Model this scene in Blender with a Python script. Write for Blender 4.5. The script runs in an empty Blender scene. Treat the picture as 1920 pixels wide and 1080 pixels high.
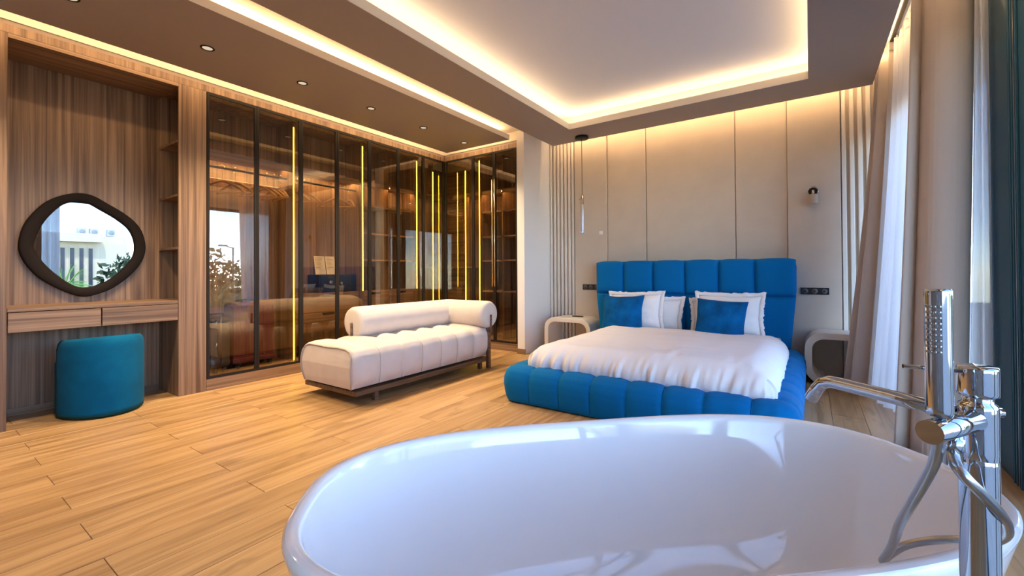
import bpy, math, random
from mathutils import Vector, Matrix, noise
random.seed(7)
C = bpy.context.scene.collection
S = bpy.context.scene

# ------------------------------------------------------------------ camera, sky, sun, exposure
cd = bpy.data.cameras.new('camera'); cam = bpy.data.objects.new('camera', cd); C.objects.link(cam)
R_ = Vector((0.82377, 0.566894, -0.005772)); U_ = Vector((0.009708, -0.003926, 0.999945)); F_ = Vector((-0.566841, 0.823781, 0.008737))
cam.matrix_world = Matrix(((R_.x, U_.x, -F_.x, 0), (R_.y, U_.y, -F_.y, 0), (R_.z, U_.z, -F_.z, 1.08), (0, 0, 0, 1)))
cd.sensor_width = 36; cd.lens = 812.93 / 1920 * 36; cd.shift_y = -37.32 / 1920; cd.clip_start = .02; cd.clip_end = 500
S.camera = cam
SKY_STRENGTH = 1.05; SUN = 3.0
LED = 1.7                                   # overall level of the room's own lamps and the added wardrobe fill
w = bpy.data.worlds.new('sky'); S.world = w; w.use_nodes = True
nt = w.node_tree; bg = nt.nodes['Background']
sky = nt.nodes.new('ShaderNodeTexSky'); sky.sky_type = 'NISHITA'; sky.sun_disc = False
sky.sun_elevation = math.radians(48); sky.sun_rotation = math.radians(250); sky.altitude = 1500; sky.air_density = .65; sky.dust_density = .05; sky.ozone_density = 1.0
nt.links.new(sky.outputs[0], bg.inputs[0]); bg.inputs[1].default_value = SKY_STRENGTH
sl = bpy.data.lights.new('sun', 'SUN'); sl.energy = SUN; sl.angle = math.radians(1); sl.color = (1, .95, .86)
so = bpy.data.objects.new('sun', sl); C.objects.link(so); so.rotation_euler = Vector((.62, .22, -.75)).to_track_quat('-Z', 'Y').to_euler(); so.location = (-20, -8, 25)
S.view_settings.view_transform = 'Standard'; S.view_settings.look = 'None'; S.view_settings.gamma = 1; S.view_settings.use_curve_mapping = False
S.view_settings.exposure = 1.0
S.cycles.max_bounces = 10; S.cycles.diffuse_bounces = 5; S.cycles.glossy_bounces = 5; S.cycles.transmission_bounces = 8; S.cycles.transparent_max_bounces = 16
S.cycles.caustics_reflective = False; S.cycles.caustics_refractive = False; S.cycles.sample_clamp_indirect = 6
S.cycles.use_denoising = True
XW, YR, YB, XG, ZC, ZS = -4.58, 4.85, 5.45, .85, 3.02, 2.80

# ------------------------------------------------------------------ materials
def mat(name):
    m = bpy.data.materials.new(name); m.use_nodes = True
    return m, m.node_tree, m.node_tree.nodes['Principled BSDF']
def plain(name, col, rough=.6, metal=0, spec=.5, sheen=0, bump=0, bscale=60, coat=0, vary=0):
    m, t, b = mat(name)
    b.inputs['Base Color'].default_value = (*col, 1); b.inputs['Roughness'].default_value = rough
    b.inputs['Metallic'].default_value = metal; b.inputs['Specular IOR Level'].default_value = spec
    b.inputs['Sheen Weight'].default_value = sheen; b.inputs['Coat Weight'].default_value = coat
    if bump or vary:
        tc = t.nodes.new('ShaderNodeTexCoord'); n = t.nodes.new('ShaderNodeTexNoise'); n.inputs['Scale'].default_value = bscale; n.inputs['Detail'].default_value = 4
        t.links.new(tc.outputs['Object'], n.inputs['Vector'])
        if bump:
            bp = t.nodes.new('ShaderNodeBump'); bp.inputs['Strength'].default_value = bump; bp.inputs['Distance'].default_value = .004
            t.links.new(n.outputs[0], bp.inputs['Height']); t.links.new(bp.outputs[0], b.inputs['Normal'])
        if vary:
            r = t.nodes.new('ShaderNodeValToRGB'); r.color_ramp.elements[0].position = .3; r.color_ramp.elements[1].position = .7
            r.color_ramp.elements[0].color = (*[c * (1 - vary) for c in col], 1); r.color_ramp.elements[1].color = (*[min(1, c * (1 + vary)) for c in col], 1)
            t.links.new(n.outputs[0], r.inputs[0]); t.links.new(r.outputs[0], b.inputs['Base Color'])
    return m
def emit(name, col, s):
    m = bpy.data.materials.new(name); m.use_nodes = True; t = m.node_tree; t.nodes.clear()
    e = t.nodes.new('ShaderNodeEmission'); o = t.nodes.new('ShaderNodeOutputMaterial'); e.inputs[0].default_value = (*col, 1); e.inputs[1].default_value = s
    t.links.new(e.outputs[0], o.inputs[0]); return m
def wood(name, axis, cols, scale=1.0, rough=.45, per_object=0.0, knots=0.0, bump=.15, coarse=(17, .35, 3, 1.0)):
    """grain runs along axis (0,1,2); cols = dark, mid, light"""
    m, t, b = mat(name); N = t.nodes; L = t.links
    tc = N.new('ShaderNodeTexCoord'); oi = N.new('ShaderNodeObjectInfo'); add = N.new('ShaderNodeVectorMath'); add.operation = 'ADD'
    mul = N.new('ShaderNodeVectorMath'); mul.operation = 'SCALE'; mul.inputs['Scale'].default_value = 37.0
    cmb = N.new('ShaderNodeCombineXYZ')
    for k in range(3): L.new(oi.outputs['Random'], cmb.inputs[k])
    L.new(cmb.outputs[0], mul.inputs[0]); L.new(tc.outputs['Object'], add.inputs[0]); L.new(mul.outputs[0], add.inputs[1])
    def nz(across, along, detail, dist):
        mp = N.new('ShaderNodeMapping'); sc = [across * scale] * 3; sc[axis] = along * scale; mp.inputs['Scale'].default_value = sc
        n = N.new('ShaderNodeTexNoise'); n.inputs['Scale'].default_value = 1; n.inputs['Detail'].default_value = detail; n.inputs['Distortion'].default_value = dist; n.inputs['Roughness'].default_value = .6
        L.new(add.outputs[0], mp.inputs[0]); L.new(mp.outputs[0], n.inputs['Vector']); return n
    a = nz(*coarse); f = nz(110, 1.3, 5, .3); g = nz(34, .5, 2, .6)
    def mix(x, y, fac):
        mm = N.new('ShaderNodeMath'); mm.operation = 'MULTIPLY_ADD'; mm.inputs[1].default_value = fac; L.new(y, mm.inputs[0]); L.new(x, mm.inputs[2]); return mm.outputs[0]
    v = mix(mix(a.outputs[0], f.outputs[0], .45), g.outputs[0], .35)       # about .9 at the middle
    r = N.new('ShaderNodeValToRGB'); e = r.color_ramp.elements; e[0].position = .66; e[0].color = (*cols[0], 1); e[1].position = 1.1; e[1].color = (*cols[2], 1); e[1].position = 1.0
    q = e.new(.84); q.color = (*cols[1], 1)
    mr = N.new('ShaderNodeMapRange'); mr.inputs[1].default_value = 0; mr.inputs[2].default_value = 1.08; L.new(v, mr.inputs[0]); L.new(mr.outputs[0], r.inputs[0])
    out = r.outputs[0]
    if knots:
        vo = nz(5.0, .9, 2, 2.0); kr = N.new('ShaderNodeValToRGB'); kr.color_ramp.elements[0].position = .30; kr.color_ramp.elements[0].color = (.42, .36, .30, 1); kr.color_ramp.elements[1].position = .42; kr.color_ramp.elements[1].color = (1, 1, 1, 1)
        L.new(vo.outputs[0], kr.inputs[0]); mx = N.new('ShaderNodeMix'); mx.data_type = 'RGBA'; mx.blend_type = 'MULTIPLY'; mx.inputs[0].default_value = knots
        L.new(out, mx.inputs[6]); L.new(kr.outputs[0], mx.inputs[7]); out = mx.outputs[2]
    if per_object:
        hs = N.new('ShaderNodeHueSaturation'); m2 = N.new('ShaderNodeMapRange'); m2.inputs[3].default_value = 1 - per_object; m2.inputs[4].default_value = 1 + per_object
        L.new(oi.outputs['Random'], m2.inputs[0]); L.new(m2.outputs[0], hs.inputs['Value']); L.new(out, hs.inputs['Color']); out = hs.outputs[0]
    L.new(out, b.inputs['Base Color']); b.inputs['Roughness'].default_value = rough
    bp = N.new('ShaderNodeBump'); bp.inputs['Strength'].default_value = bump; bp.inputs['Distance'].default_value = .002; L.new(f.outputs[0], bp.inputs['Height']); L.new(bp.outputs[0], b.inputs['Normal'])
    return m
def pane_mat(name, tint, refl=1.0, ior=1.5, gcol=(1, 1, 1)):
    m = bpy.data.materials.new(name); m.use_nodes = True; t = m.node_tree; t.nodes.clear(); N = t.nodes; L = t.links
    o = N.new('ShaderNodeOutputMaterial'); tr = N.new('ShaderNodeBsdfTransparent'); tr.inputs[0].default_value = (*tint, 1)
    gl = N.new('ShaderNodeBsdfGlossy'); gl.inputs['Roughness'].default_value = 0; gl.inputs[0].default_value = (*gcol, 1)
    lw = N.new('ShaderNodeLayerWeight'); lw.inputs[0].default_value = .5; f0 = refl * ((ior - 1) / (ior + 1)) ** 2
    pw = N.new('ShaderNodeMath'); pw.operation = 'POWER'; pw.inputs[1].default_value = 5; L.new(lw.outputs['Facing'], pw.inputs[0])
    mu = N.new('ShaderNodeMath'); mu.operation = 'MULTIPLY_ADD'; mu.inputs[1].default_value = 1 - f0; mu.inputs[2].default_value = f0; mu.use_clamp = True; L.new(pw.outputs[0], mu.inputs[0])
    mx = N.new('ShaderNodeMixShader'); L.new(mu.outputs[0], mx.inputs[0]); L.new(tr.outputs[0], mx.inputs[1]); L.new(gl.outputs[0], mx.inputs[2]); L.new(mx.outputs[0], o.inputs[0])
    return m
def sheer_mat():
    m = bpy.data.materials.new('sheer_voile'); m.use_nodes = True; t = m.node_tree; t.nodes.clear(); N = t.nodes; L = t.links
    o = N.new('ShaderNodeOutputMaterial'); d = N.new('ShaderNodeBsdfDiffuse'); d.inputs[0].default_value = (.86, .85, .86, 1)
    tl = N.new('ShaderNodeBsdfTranslucent'); tl.inputs[0].default_value = (.86, .86, .88, 1); tr = N.new('ShaderNodeBsdfTransparent')
    a = N.new('ShaderNodeMixShader'); a.inputs[0].default_value = .5; L.new(d.outputs[0], a.inputs[1]); L.new(tl.outputs[0], a.inputs[2])
    c = N.new('ShaderNodeMixShader'); c.inputs[0].default_value = .05; L.new(a.outputs[0], c.inputs[1]); L.new(tr.outputs[0], c.inputs[2]); L.new(c.outputs[0], o.inputs[0])
    return m
def marble():
    m, t, b = mat('veined_marble'); N = t.nodes; L = t.links
    tc = N.new('ShaderNodeTexCoord'); n = N.new('ShaderNodeTexNoise'); n.inputs['Scale'].default_value = 1.6; n.inputs['Detail'].default_value = 6; n.inputs['Distortion'].default_value = 1.5
    L.new(tc.outputs['Object'], n.inputs['Vector']); r = N.new('ShaderNodeValToRGB'); e = r.color_ramp.elements
    e[0].position = .485; e[0].color = (.24, .22, .215, 1); e[1].position = .515; e[1].color = (.24, .22, .215, 1); k = e.new(.5); k.color = (.9, .82, .7, 1)
    L.new(n.outputs[0], r.inputs[0]); L.new(r.outputs[0], b.inputs['Base Color']); b.inputs['Roughness'].default_value = .25
    return m
WAL = ((.115, .062, .033), (.235, .140, .080), (.345, .218, .130))
M = dict(
    walnut=wood('walnut_vertical_grain', 2, WAL), walnut_y=wood('walnut_lengthwise_grain', 1, WAL), walnut_x=wood('walnut_crosswise_grain', 0, WAL),
    oak=wood('oak_plank', 1, ((.31, .175, .072), (.455, .275, .122), (.54, .345, .165)), .9, .36, .07, .55, .1, (8, .6, 3, 1.4)),
    base_wood=wood('dark_walnut_base', 1, ((.06, .03, .015), (.14, .075, .04), (.2, .11, .06)), 2),
    taupe=plain('taupe_ceiling_paint', (.33, .275, .245), .6), white=plain('white_wall_paint', (.82, .81, .80), .75, bump=.05),
    ceil=plain('white_ceiling_paint', (.70, .745, .83), .8), cream=plain('cream_paint', (.80, .74, .64), .8), lip=plain('grey_brown_shadow_lip', (.30, .24, .20), .7),
    panel=plain('beige_wall_panel', (.60, .515, .42), .55, vary=.03, bscale=5), slat=plain('cream_slat_lacquer', (.78, .72, .64), .5), gap=plain('dark_joint', (.12, .10, .085), .8),
    blue=plain('blue_velvet', (.0, .145, .41), .85, spec=.12, sheen=.03, bump=.12, bscale=140, vary=.05), teal=plain('petrol_blue_velvet', (.0, .10, .215), .85, spec=.12, sheen=.02, vary=.12, bscale=9),
    cushion=plain('peacock_blue_velvet', (.0, .095, .28), .85, spec=.12, sheen=.03, vary=.3, bscale=9),
    cream_v=plain('cream_velvet', (.60, .53, .48), .85, sheen=.05, vary=.04, bscale=10), linen=plain('white_cotton', (.86, .85, .87), .85, bump=.1, bscale=200),
    sheet=plain('greige_bed_sheet', (.55, .50, .48), .85), drape=plain('taupe_drape_cloth', (.50, .43, .375), .8, sheen=.1, bump=.1, bscale=160), sheer=sheer_mat(),
    porcelain=plain('glazed_white_acrylic', (.84, .83, .82), .06, spec=.6, coat=.3), chrome=plain('polished_chrome', (.46, .51, .58), .05, 1), steel=plain('brushed_steel_hose', (.40, .41, .43), .28, 1),
    black=plain('black_metal', (.012, .011, .011), .5, spec=.3), bronze=plain('dark_bronze_door_profile', (.018, .014, .012), .5, 0, spec=.2), frame=plain('blue_grey_window_profile', (.028, .125, .20), .45),
    brass=plain('champagne_brass', (.80, .62, .42), .25, 1), white_l=plain('off_white_lacquer', (.74, .69, .61), .35), sconce=plain('beige_lamp_metal', (.46, .38, .30), .5),
    plastic=plain('black_plastic', (.015, .014, .016), .35), knob=plain('grey_switch_disc', (.10, .10, .11), .4), white_p=plain('white_plastic', (.85, .84, .82), .4),
    mirror=plain('mirror_silver', (.33, .355, .375), .0, 1), mirror_frame=plain('black_brown_mirror_frame', (.016, .011, .010), .8, spec=.15, bump=.2, bscale=90),
    burgundy=plain('burgundy_suitcase_shell', (.13, .026, .036), .4, .1), charcoal=plain('charcoal_suitcase_shell', (.05, .045, .045), .4), rubber=plain('black_rubber', (.015, .015, .015), .6),
    safe=plain('black_powder_coat', (.010, .012, .018), .45), paper=plain('cream_paper', (.75, .68, .55), .8), ink=plain('grey_print', (.28, .25, .22), .8), hanger=wood('hanger_beech', 0, ((.30, .16, .06), (.45, .26, .11), (.55, .34, .15)), 2),
    tinted=pane_mat('bronze_tinted_glass', (.87, .81, .72), 1.6, 1.62, (1, .97, .93)), clear=pane_mat('clear_window_glass', (.97, .98, .98), .6, 1.45), tube=pane_mat('clear_crystal', (.93, .93, .95), 2.2, 1.6),
    marble=marble(), seam_c=plain('beige_seam_shade', (.40, .34, .30), .9), seam_b=plain('navy_seam_shade', (.0, .075, .24), .9, spec=.1), core=plain('frosted_crystal', (.82, .78, .80), .2, spec=.8),  # seam tones darkened to paint in the shade of the grooves
    led=emit('warm_led_strip', (1, .66, .34), 7.5 * LED), led_slot=emit('warm_slot_strip', (1, .66, .34), 9 * LED), led_y=emit('amber_led_strip', (1, .63, .035), 8 * LED), led_side=emit('warm_led_wash', (1, .64, .32), 15 * LED), lens=emit('downlight_lens', (1, .80, .58), .38), fill_in=emit('added_shelf_fill', (1, .60, .22), 30 * LED),  # the shelf emitter is an added fill that brightens the wardrobe interior
    stucco=plain('cream_stucco', (.74, .62, .44), .9), ext_dark=plain('dark_window_recess', (.05, .05, .06), .3), ext_white=plain('white_ac_casing', (.50, .50, .50), .6), grass=plain('garden_paving', (.16, .16, .15), .95, vary=.2, bscale=1.2),
    leaf=plain('tree_leaves', (.055, .085, .03), .7, vary=.4, bscale=3), leaf2=plain('olive_tree_leaves', (.15, .14, .06), .7, vary=.4, bscale=3), frond=plain('palm_frond', (.30, .52, .12), .6, vary=.3, bscale=4), frond2=plain('dry_palm_frond', (.30, .29, .11), .6, vary=.3, bscale=4), trunk=plain('palm_trunk', (.15, .10, .06), .9), pole=plain('galvanised_pole', (.3, .3, .3), .5),
)

# ------------------------------------------------------------------ mesh helpers
def catmull(pts, n):
    P = [Vector(p) for p in pts]; P = [P[0] * 2 - P[1]] + P + [P[-1] * 2 - P[-2]]; out = []
    for i in range(1, len(P) - 2):
        for k in range(n):
            t = k / n; a, b, c, d = P[i - 1:i + 3]
            out.append(.5 * ((2 * b) + (c - a) * t + (2 * a - 5 * b + 4 * c - d) * t * t + (3 * b - a - 3 * c + d) * t ** 3))
    out.append(P[-2]); return out
def closed_catmull(pts, n):
    P = [Vector(p) for p in pts]; m = len(P); out = []
    for i in range(m):
        a, b, c, d = P[i - 1], P[i], P[(i + 1) % m], P[(i + 2) % m]
        for k in range(n):
            t = k / n; out.append(.5 * ((2 * b) + (c - a) * t + (2 * a - 5 * b + 4 * c - d) * t * t + (3 * b - a - 3 * c + d) * t ** 3))
    return out
class MB:
    def __init__(s): s.v = []; s.f = []; s.sm = []
    def add(s, vs, fs, smooth=False):
        o = len(s.v); s.v += [Vector(p) for p in vs]; s.f += [tuple(i + o for i in f) for f in fs]; s.sm += [smooth] * len(fs); return s
    def box(s, x0, x1, y0, y1, z0, z1):
        v = [(x, y, z) for z in (z0, z1) for y in (y0, y1) for x in (x0, x1)]
        return s.add(v, [(0, 2, 3, 1), (4, 5, 7, 6), (0, 1, 5, 4), (2, 6, 7, 3), (0, 4, 6, 2), (1, 3, 7, 5)])
    def tube(s, path, r, n=10, cap=True, smooth=True):
        P = [Vector(p) for p in path]; rs = r if isinstance(r, (list, tuple)) else [r] * len(P); vs = []; fs = []; up = None
        for i, p in enumerate(P):
            t = (P[min(i + 1, len(P) - 1)] - P[max(i - 1, 0)]).normalized()
            if up is None: up = t.orthogonal().normalized()
            up = (up - t * up.dot(t)); up = up.normalized() if up.length > 1e-6 else t.orthogonal().normalized(); sd = t.cross(up)
            vs += [p + (up * math.cos(a) + sd * math.sin(a)) * rs[i] for a in [k * 2 * math.pi / n for k in range(n)]]
        for i in range(len(P) - 1):
            for k in range(n): fs.append((i * n + k, i * n + (k + 1) % n, (i + 1) * n + (k + 1) % n, (i + 1) * n + k))
        s.add(vs, fs, smooth)
        if cap:
            o = len(s.v) - len(vs); s.f += [tuple(o + k for k in reversed(range(n))), tuple(o + (len(P) - 1) * n + k for k in range(n))]; s.sm += [False, False]
        return s
    def cyl(s, a, b, r, n=20, r2=None, smooth=True): return s.tube([a, b], [r, r if r2 is None else r2], n, True, smooth)
    def lathe(s, c, prof, n=24, axis='z', smooth=True):
        vs = []; fs = []; c = Vector(c); m = len(prof)
        for r, h in prof:
            for k in range(n):
                a = 2 * math.pi * k / n; x, y = r * math.cos(a), r * math.sin(a)
                vs.append(c + Vector({'z': (x, y, h), 'x': (h, x, y), 'y': (x, h, y)}[axis]))
        for i in range(m - 1):
            for k in range(n): fs.append((i * n + k, i * n + (k + 1) % n, (i + 1) * n + (k + 1) % n, (i + 1) * n + k))
        return s.add(vs, fs, smooth)
    def grid(s, fn, nu, nv, cu=False, cv=False, smooth=True):
        vs = [fn(i / (nu if cu else nu - 1), j / (nv if cv else nv - 1)) for i in range(nu) for j in range(nv)]; fs = []
        for i in range(nu if cu else nu - 1):
            for j in range(nv if cv else nv - 1):
                a, b = i, (i + 1) % nu; c, d = j, (j + 1) % nv; fs.append((a * nv + c, b * nv + c, b * nv + d, a * nv + d))
        return s.add(vs, fs, smooth)
    def prism(s, poly, f0, f1, smooth_side=False):
        """poly: list of 2-D points, f0/f1 map a point to 3-D on either face"""
        n = len(poly); vs = [f0(*p) for p in poly] + [f1(*p) for p in poly]
        s.add(vs, [(i, (i + 1) % n, n + (i + 1) % n, n + i) for i in range(n)], smooth_side)
        o = len(s.v) - 2 * n; s.f += [tuple(o + i for i in reversed(range(n))), tuple(o + n + i for i in range(n))]; s.sm += [False, False]; return s
    def sphere(s, c, r, n=10, m=6, sc=(1, 1, 1)):
        c = Vector(c); return s.grid(lambda u, v: c + Vector((math.cos(2 * math.pi * u) * math.sin(math.pi * v) * sc[0], math.sin(2 * math.pi * u) * math.sin(math.pi * v) * sc[1], math.cos(math.pi * v) * sc[2])) * r, n, m + 1, True)
    def build(s, name, m, parent=None, bevel=0, label=None, weld=False, **props):
        org = world_of(parent) if parent else Vector((0, 0, 0))
        me = bpy.data.meshes.new(name); me.from_pydata([tuple(p - org) for p in s.v], [], s.f)
        import bmesh
        bm = bmesh.new(); bm.from_mesh(me)
        if weld: bmesh.ops.remove_doubles(bm, verts=bm.verts, dist=1e-5)
        bmesh.ops.recalc_face_normals(bm, faces=bm.faces)
        if len(bm.faces) == len(s.sm) and not weld:
            bm.faces.ensure_lookup_table()
            for f, q in zip(bm.faces, s.sm): f.smooth = q
        elif weld:
            for f in bm.faces: f.smooth = True
        bm.to_mesh(me); bm.free()
        me.materials.append(m if not isinstance(m, str) else M[m])
        o = bpy.data.objects.new(name, me); C.objects.link(o)
        if parent: o.parent = parent
        if bevel:
            b = o.modifiers.new('bevel', 'BEVEL'); b.width = bevel; b.segments = 2; b.limit_method = 'ANGLE'; b.angle_limit = math.radians(40)
        if label: o['label'] = label
        for k, v in props.items(): o[k] = v
        return o
ORG = {}
def world_of(o):
    p = Vector((0, 0, 0))
    while o: p = p + o.location; o = o.parent
    return p
def thing(name, label, cat, loc, group=None):
    o = bpy.data.objects.new(name, None); C.objects.link(o); o.location = loc; o.empty_display_size = .1
    o['label'] = label; o['category'] = cat
    if group: o['group'] = group
    return o
def tag(o, label, cat, group=None):
    o['label'] = label; o['category'] = cat
    if group: o['group'] = group
    return o
def struct(name, loc=None, mb=None, m=None, bevel=0):
    o = thing_empty(name, loc) if mb is None else mb.build(name, m, None, bevel)
    o['kind'] = 'structure'; return o
def thing_empty(name, loc):
    o = bpy.data.objects.new(name, None); C.objects.link(o); o.location = loc or (0, 0, 0); o.empty_display_size = .1; return o
def copy_tree(o, parent=None, loc=None):
    c = o.copy(); C.objects.link(c); c.parent = parent
    if loc is not None: c.location = loc
    for ch in list(o.children): copy_tree(ch, c)
    return c
def box(*a): return MB().box(*a)

# ------------------------------------------------------------------ room shell
fl = struct('floor', mb=box(-5.3, 1.05, -1.8, 5.65, -.12, -.012), m='gap')
PW, X0 = .19556, -3.79
pieces = {}
for k in range(-7, 24):
    xa, xb = X0 + k * PW, X0 + (k + 1) * PW
    if xb < -5.1 or xa > .86: continue
    off = (.515 if k % 2 == 0 else 1.105) - .004 * k
    for j in range(-2, 5):
        ya, yb = off + 1.2 * (j - 1), off + 1.2 * j
        ya, yb = max(ya, -1.6), min(yb, YB)
        if yb - ya < .05: continue
        key = (round(yb - ya, 3), k)
        g = .0009
        mb = MB(); x0, x1, y0, y1 = max(xa, -5.1) + g, min(xb, .86) - g, ya + g, yb - g; e = .0015
        v = [(x0, y0, -.012), (x1, y0, -.012), (x1, y1, -.012), (x0, y1, -.012), (x0, y0, -e), (x1, y0, -e), (x1, y1, -e), (x0, y1, -e), (x0 + e, y0 + e, 0), (x1 - e, y0 + e, 0), (x1 - e, y1 - e, 0), (x0 + e, y1 - e, 0)]
        f = [(8, 9, 10, 11)] + [(a + i, a + (i + 1) % 4, b + (i + 1) % 4, b + i) for a, b in ((0, 4), (4, 8)) for i in range(4)]
        mb.add(v, f); mb.build('plank', 'oak', fl)
struct('wall_left', mb=box(-5.25, -5.1, -1.75, 5.65, -.1, 3.2), m='white')
struct('wall_front', mb=box(-5.25, 1.05, -1.75, -1.6, -.1, 3.2), m='marble')
wb = struct('wall_back', mb=box(-5.25, 1.05, 5.47, 5.65, -.1, 3.2), m='panel')
# beige panels and slats of the wall behind the bed
for a, b in ((-2.207, -1.696), (-1.690, -.691), (-.685, -.192)): box(a + .002, b - .002, YB, 5.468, .0, ZC).build('panel', 'panel', wb, .004)
for a, b in ((-2.672, -2.209), (-.190, .258)): box(a, b, YB - .03, 5.468, 0, ZC).build('panel', 'panel', wb, .004)
def slats(a, b, n):
    p = (b - a) / n
    for i in range(n):
        x = a + p * i; prof = [(x + .004, 0), (x + .006, -.032), (x + .010, -.036), (x + p * .66 - .006, -.036), (x + p * .66, -.030), (x + p * .66, 0)]
        MB().prism(prof, lambda u, v: (u, YB + .018 + v, 0), lambda u, v: (u, YB + .018 + v, ZC)).build('slat', 'slat', wb)
slats(-3.075, -2.674, 7); slats(.262, .84, 9)
struct('wall_side', mb=box(-3.195, -3.08, 4.765, 5.469, 0, ZC), m='white', bevel=.004)        # the white column beside the wardrobe
bs = struct('baseboard_side', mb=box(-3.199, -3.070, 4.753, 4.7649, 0, .07), m='walnut_x')
# window wall
XO = 1.05
wr = struct('wall_right', mb=box(XG, XO, -1.75, 5.65, 2.44, 3.2), m='white')
box(XG, XO, 5.28, 5.469, 0, 2.44).build('jamb', 'white', wr); box(XG, XO, -1.75, -1.45, 0, 2.44).build('jamb', 'white', wr); box(XG, XO, -1.75, 5.65, -.1, -.001).build('threshold', 'gap', wr)
def window(name, y0, y1, n, x=.93):
    r = struct(name, (x, (y0 + y1) / 2, 0))
    t = .05; fw = .055; p = (y1 - y0) / n
    for yy in (y0, y1 - fw): box(x - .03, x + .06, yy, yy + fw, 0, 2.44).build('frame_post', 'frame', r, .004)
    for zz in (0, 2.44 - fw): box(x - .03, x + .06, y0 + fw, y1 - fw, zz, zz + fw).build('frame_rail', 'frame', r, .004)
    for i in range(1, n): box(x - .02, x + .05, y0 + p * i - .035, y0 + p * i + .035, fw, 2.44 - fw).build('mullion', 'frame', r, .004)
    for i in range(n): box(x + .01, x + .018, y0 + p * i + (fw if i == 0 else .035), y0 + p * (i + 1) - (fw if i == n - 1 else .035), fw, 2.44 - fw).build('pane', 'clear', r)
    return r
window('window_1', 3.60, 5.28, 1); window('window_2', -1.45, 2.98, 2)
# dark sliding-door stile and fixed panel between the two windows
d1 = struct('door_1', (.88, 3.29, 0))
box(.846, 1.0, 3.285, 3.60, 0, ZC - .001).build('stile_panel', 'frame', d1, .005)
box(.848, 1.0, 2.98, 3.262, 0, ZC - .001).build('stile_panel', 'frame', d1, .005)
box(.849, .99, 3.2625, 3.2845, 0, ZC - .002).build('groove', 'black', d1)
for yy in (3.238, 3.205, 3.150): box(.838, .8478, yy, yy + .014, 0, ZC - .002).build('guide_rib', 'frame', d1, .002)
box(.839, .8478, 3.175, 3.188, 0, ZC - .002).build('brush_seal', 'steel', d1)
# ceilings
ce = struct('ceiling', mb=box(-5.25, 1.05, -1.75, 5.65, ZC, 3.2), m='ceil')
sr = struct('trim_1', (-1.2, 1.8, ZS))          # taupe soffit frame round the tray
tx0, tx1, ty1 = -2.392, 0.0, 4.714
sx0, sx1, sy1 = -2.891, .493, 5.207
ty0 = -1.1
for a in ((sx0, tx0, -1.6, sy1), (tx1, sx1, -1.6, sy1), (tx0, tx1, ty1, sy1), (tx0, tx1, -1.6, ty0)): box(*a, ZS, ZS + .05).build('soffit_board', 'taupe', sr)
ri = .20
for a in ((sx0, tx0 - ri, -1.6, sy1), (tx1 + ri, sx1, -1.6, sy1), (tx0 - ri, tx1 + ri, ty1 + ri, sy1), (tx0 - ri, tx1 + ri, -1.6, ty0 - ri)): box(*a, ZS + .051, ZC - .001).build('cove_side', 'cream', sr)
for a in ((tx0 - .016, tx0 + .0, ty0, ty1), (tx1, tx1 + .016, ty0, ty1), (tx0 - .016, tx1 + .016, ty1, ty1 + .016)): box(*a, ZS + .0505, ZS + .072).build('cove_lip', 'cream', sr)
for a in ((tx0 + .0, tx0 + .003, ty0, ty1 - .003), (tx0, tx1, ty1 - .003, ty1)): box(*a, ZS + .0005, ZS + .072).build('cove_edge', 'cream', sr)
s2 = struct('trim_2', (-3.75, 1.5, ZS))         # taupe soffit in front of the wardrobe
lx0, lx1, ly1 = -4.305, -3.207, 4.616
box(lx0, lx1, -1.6, ly1, ZS, ZS + .05).build('soffit_board', 'taupe', s2)
box(lx0 + .0, lx1 - .19, -1.6, ly1, ZS + .051, ZC - .001).build('cove_side', 'cream', s2)
box(lx1 - .004, lx1 + .001, -1.6, ly1, ZS + .0005, ZS + .062).build('cove_edge', 'cream', s2)
s3 = struct('trim_3', mb=box(-3.395, sx0 - .001, -1.6, 4.76, 2.945, ZC - .001), m='cream')
# LED strips
def strip(label, m, *bx):
    o = thing('light_strip', label, 'light strip', ((bx[0] + bx[1]) / 2, (bx[2] + bx[3]) / 2, bx[4]), None)
    MB().box(*bx).build('diffuser', m, o)
    x0, x1, y0, y1, z0, z1 = bx
    return o
strip('warm strip glowing along the left edge of the ceiling tray', 'led', tx0 - .10, tx0 - .08, ty0, ty1 + .08, ZS + .078, ZS + .090)
strip('warm strip glowing along the bed-side edge of the ceiling tray', 'led', tx0 - .08, tx1 + .08, ty1 + .08, ty1 + .10, ZS + .078, ZS + .090)
strip('warm strip glowing along the right edge of the ceiling tray', 'led', tx1 + .08, tx1 + .10, ty0, ty1 + .08, ZS + .078, ZS + .090)
strip('bright strip in the long slot between the two taupe ceiling soffits', 'led_slot', lx1 - .12, lx1 - .10, -1.6, ly1 - .05, ZS + .072, ZS + .084)
strip('hidden strip washing the beige bed wall from the ceiling gap', 'led_side', -2.86, .47, sy1 + .002, sy1 + .010, ZS + .12, ZS + .132)
strip('hidden strip lighting the band above the long row of glass doors', 'led_side', lx0 - .010, lx0 - .002, -1.6, ly1, ZS + .10, ZS + .110)
strip('hidden strip lighting the band above the short row of glass doors', 'led_side', lx0, lx1 - .2, ly1 + .002, ly1 + .010, ZS + .10, ZS + .110)
strip('hidden strip lighting the curtain recess beside the window', 'led_side', sx1 + .002, sx1 + .010, -1.5, sy1, ZS + .12, ZS + .132)
for nm, x in (('front curtain track in the ceiling recess, beside the soffit', .585), ('rear curtain track in the ceiling recess, nearest the window', .70)):
    o = tag(box(x - .012, x + .012, -1.4, 5.38, ZC - .018, ZC - .0005).build('curtain_track', 'black'), nm, 'curtain track')
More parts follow.
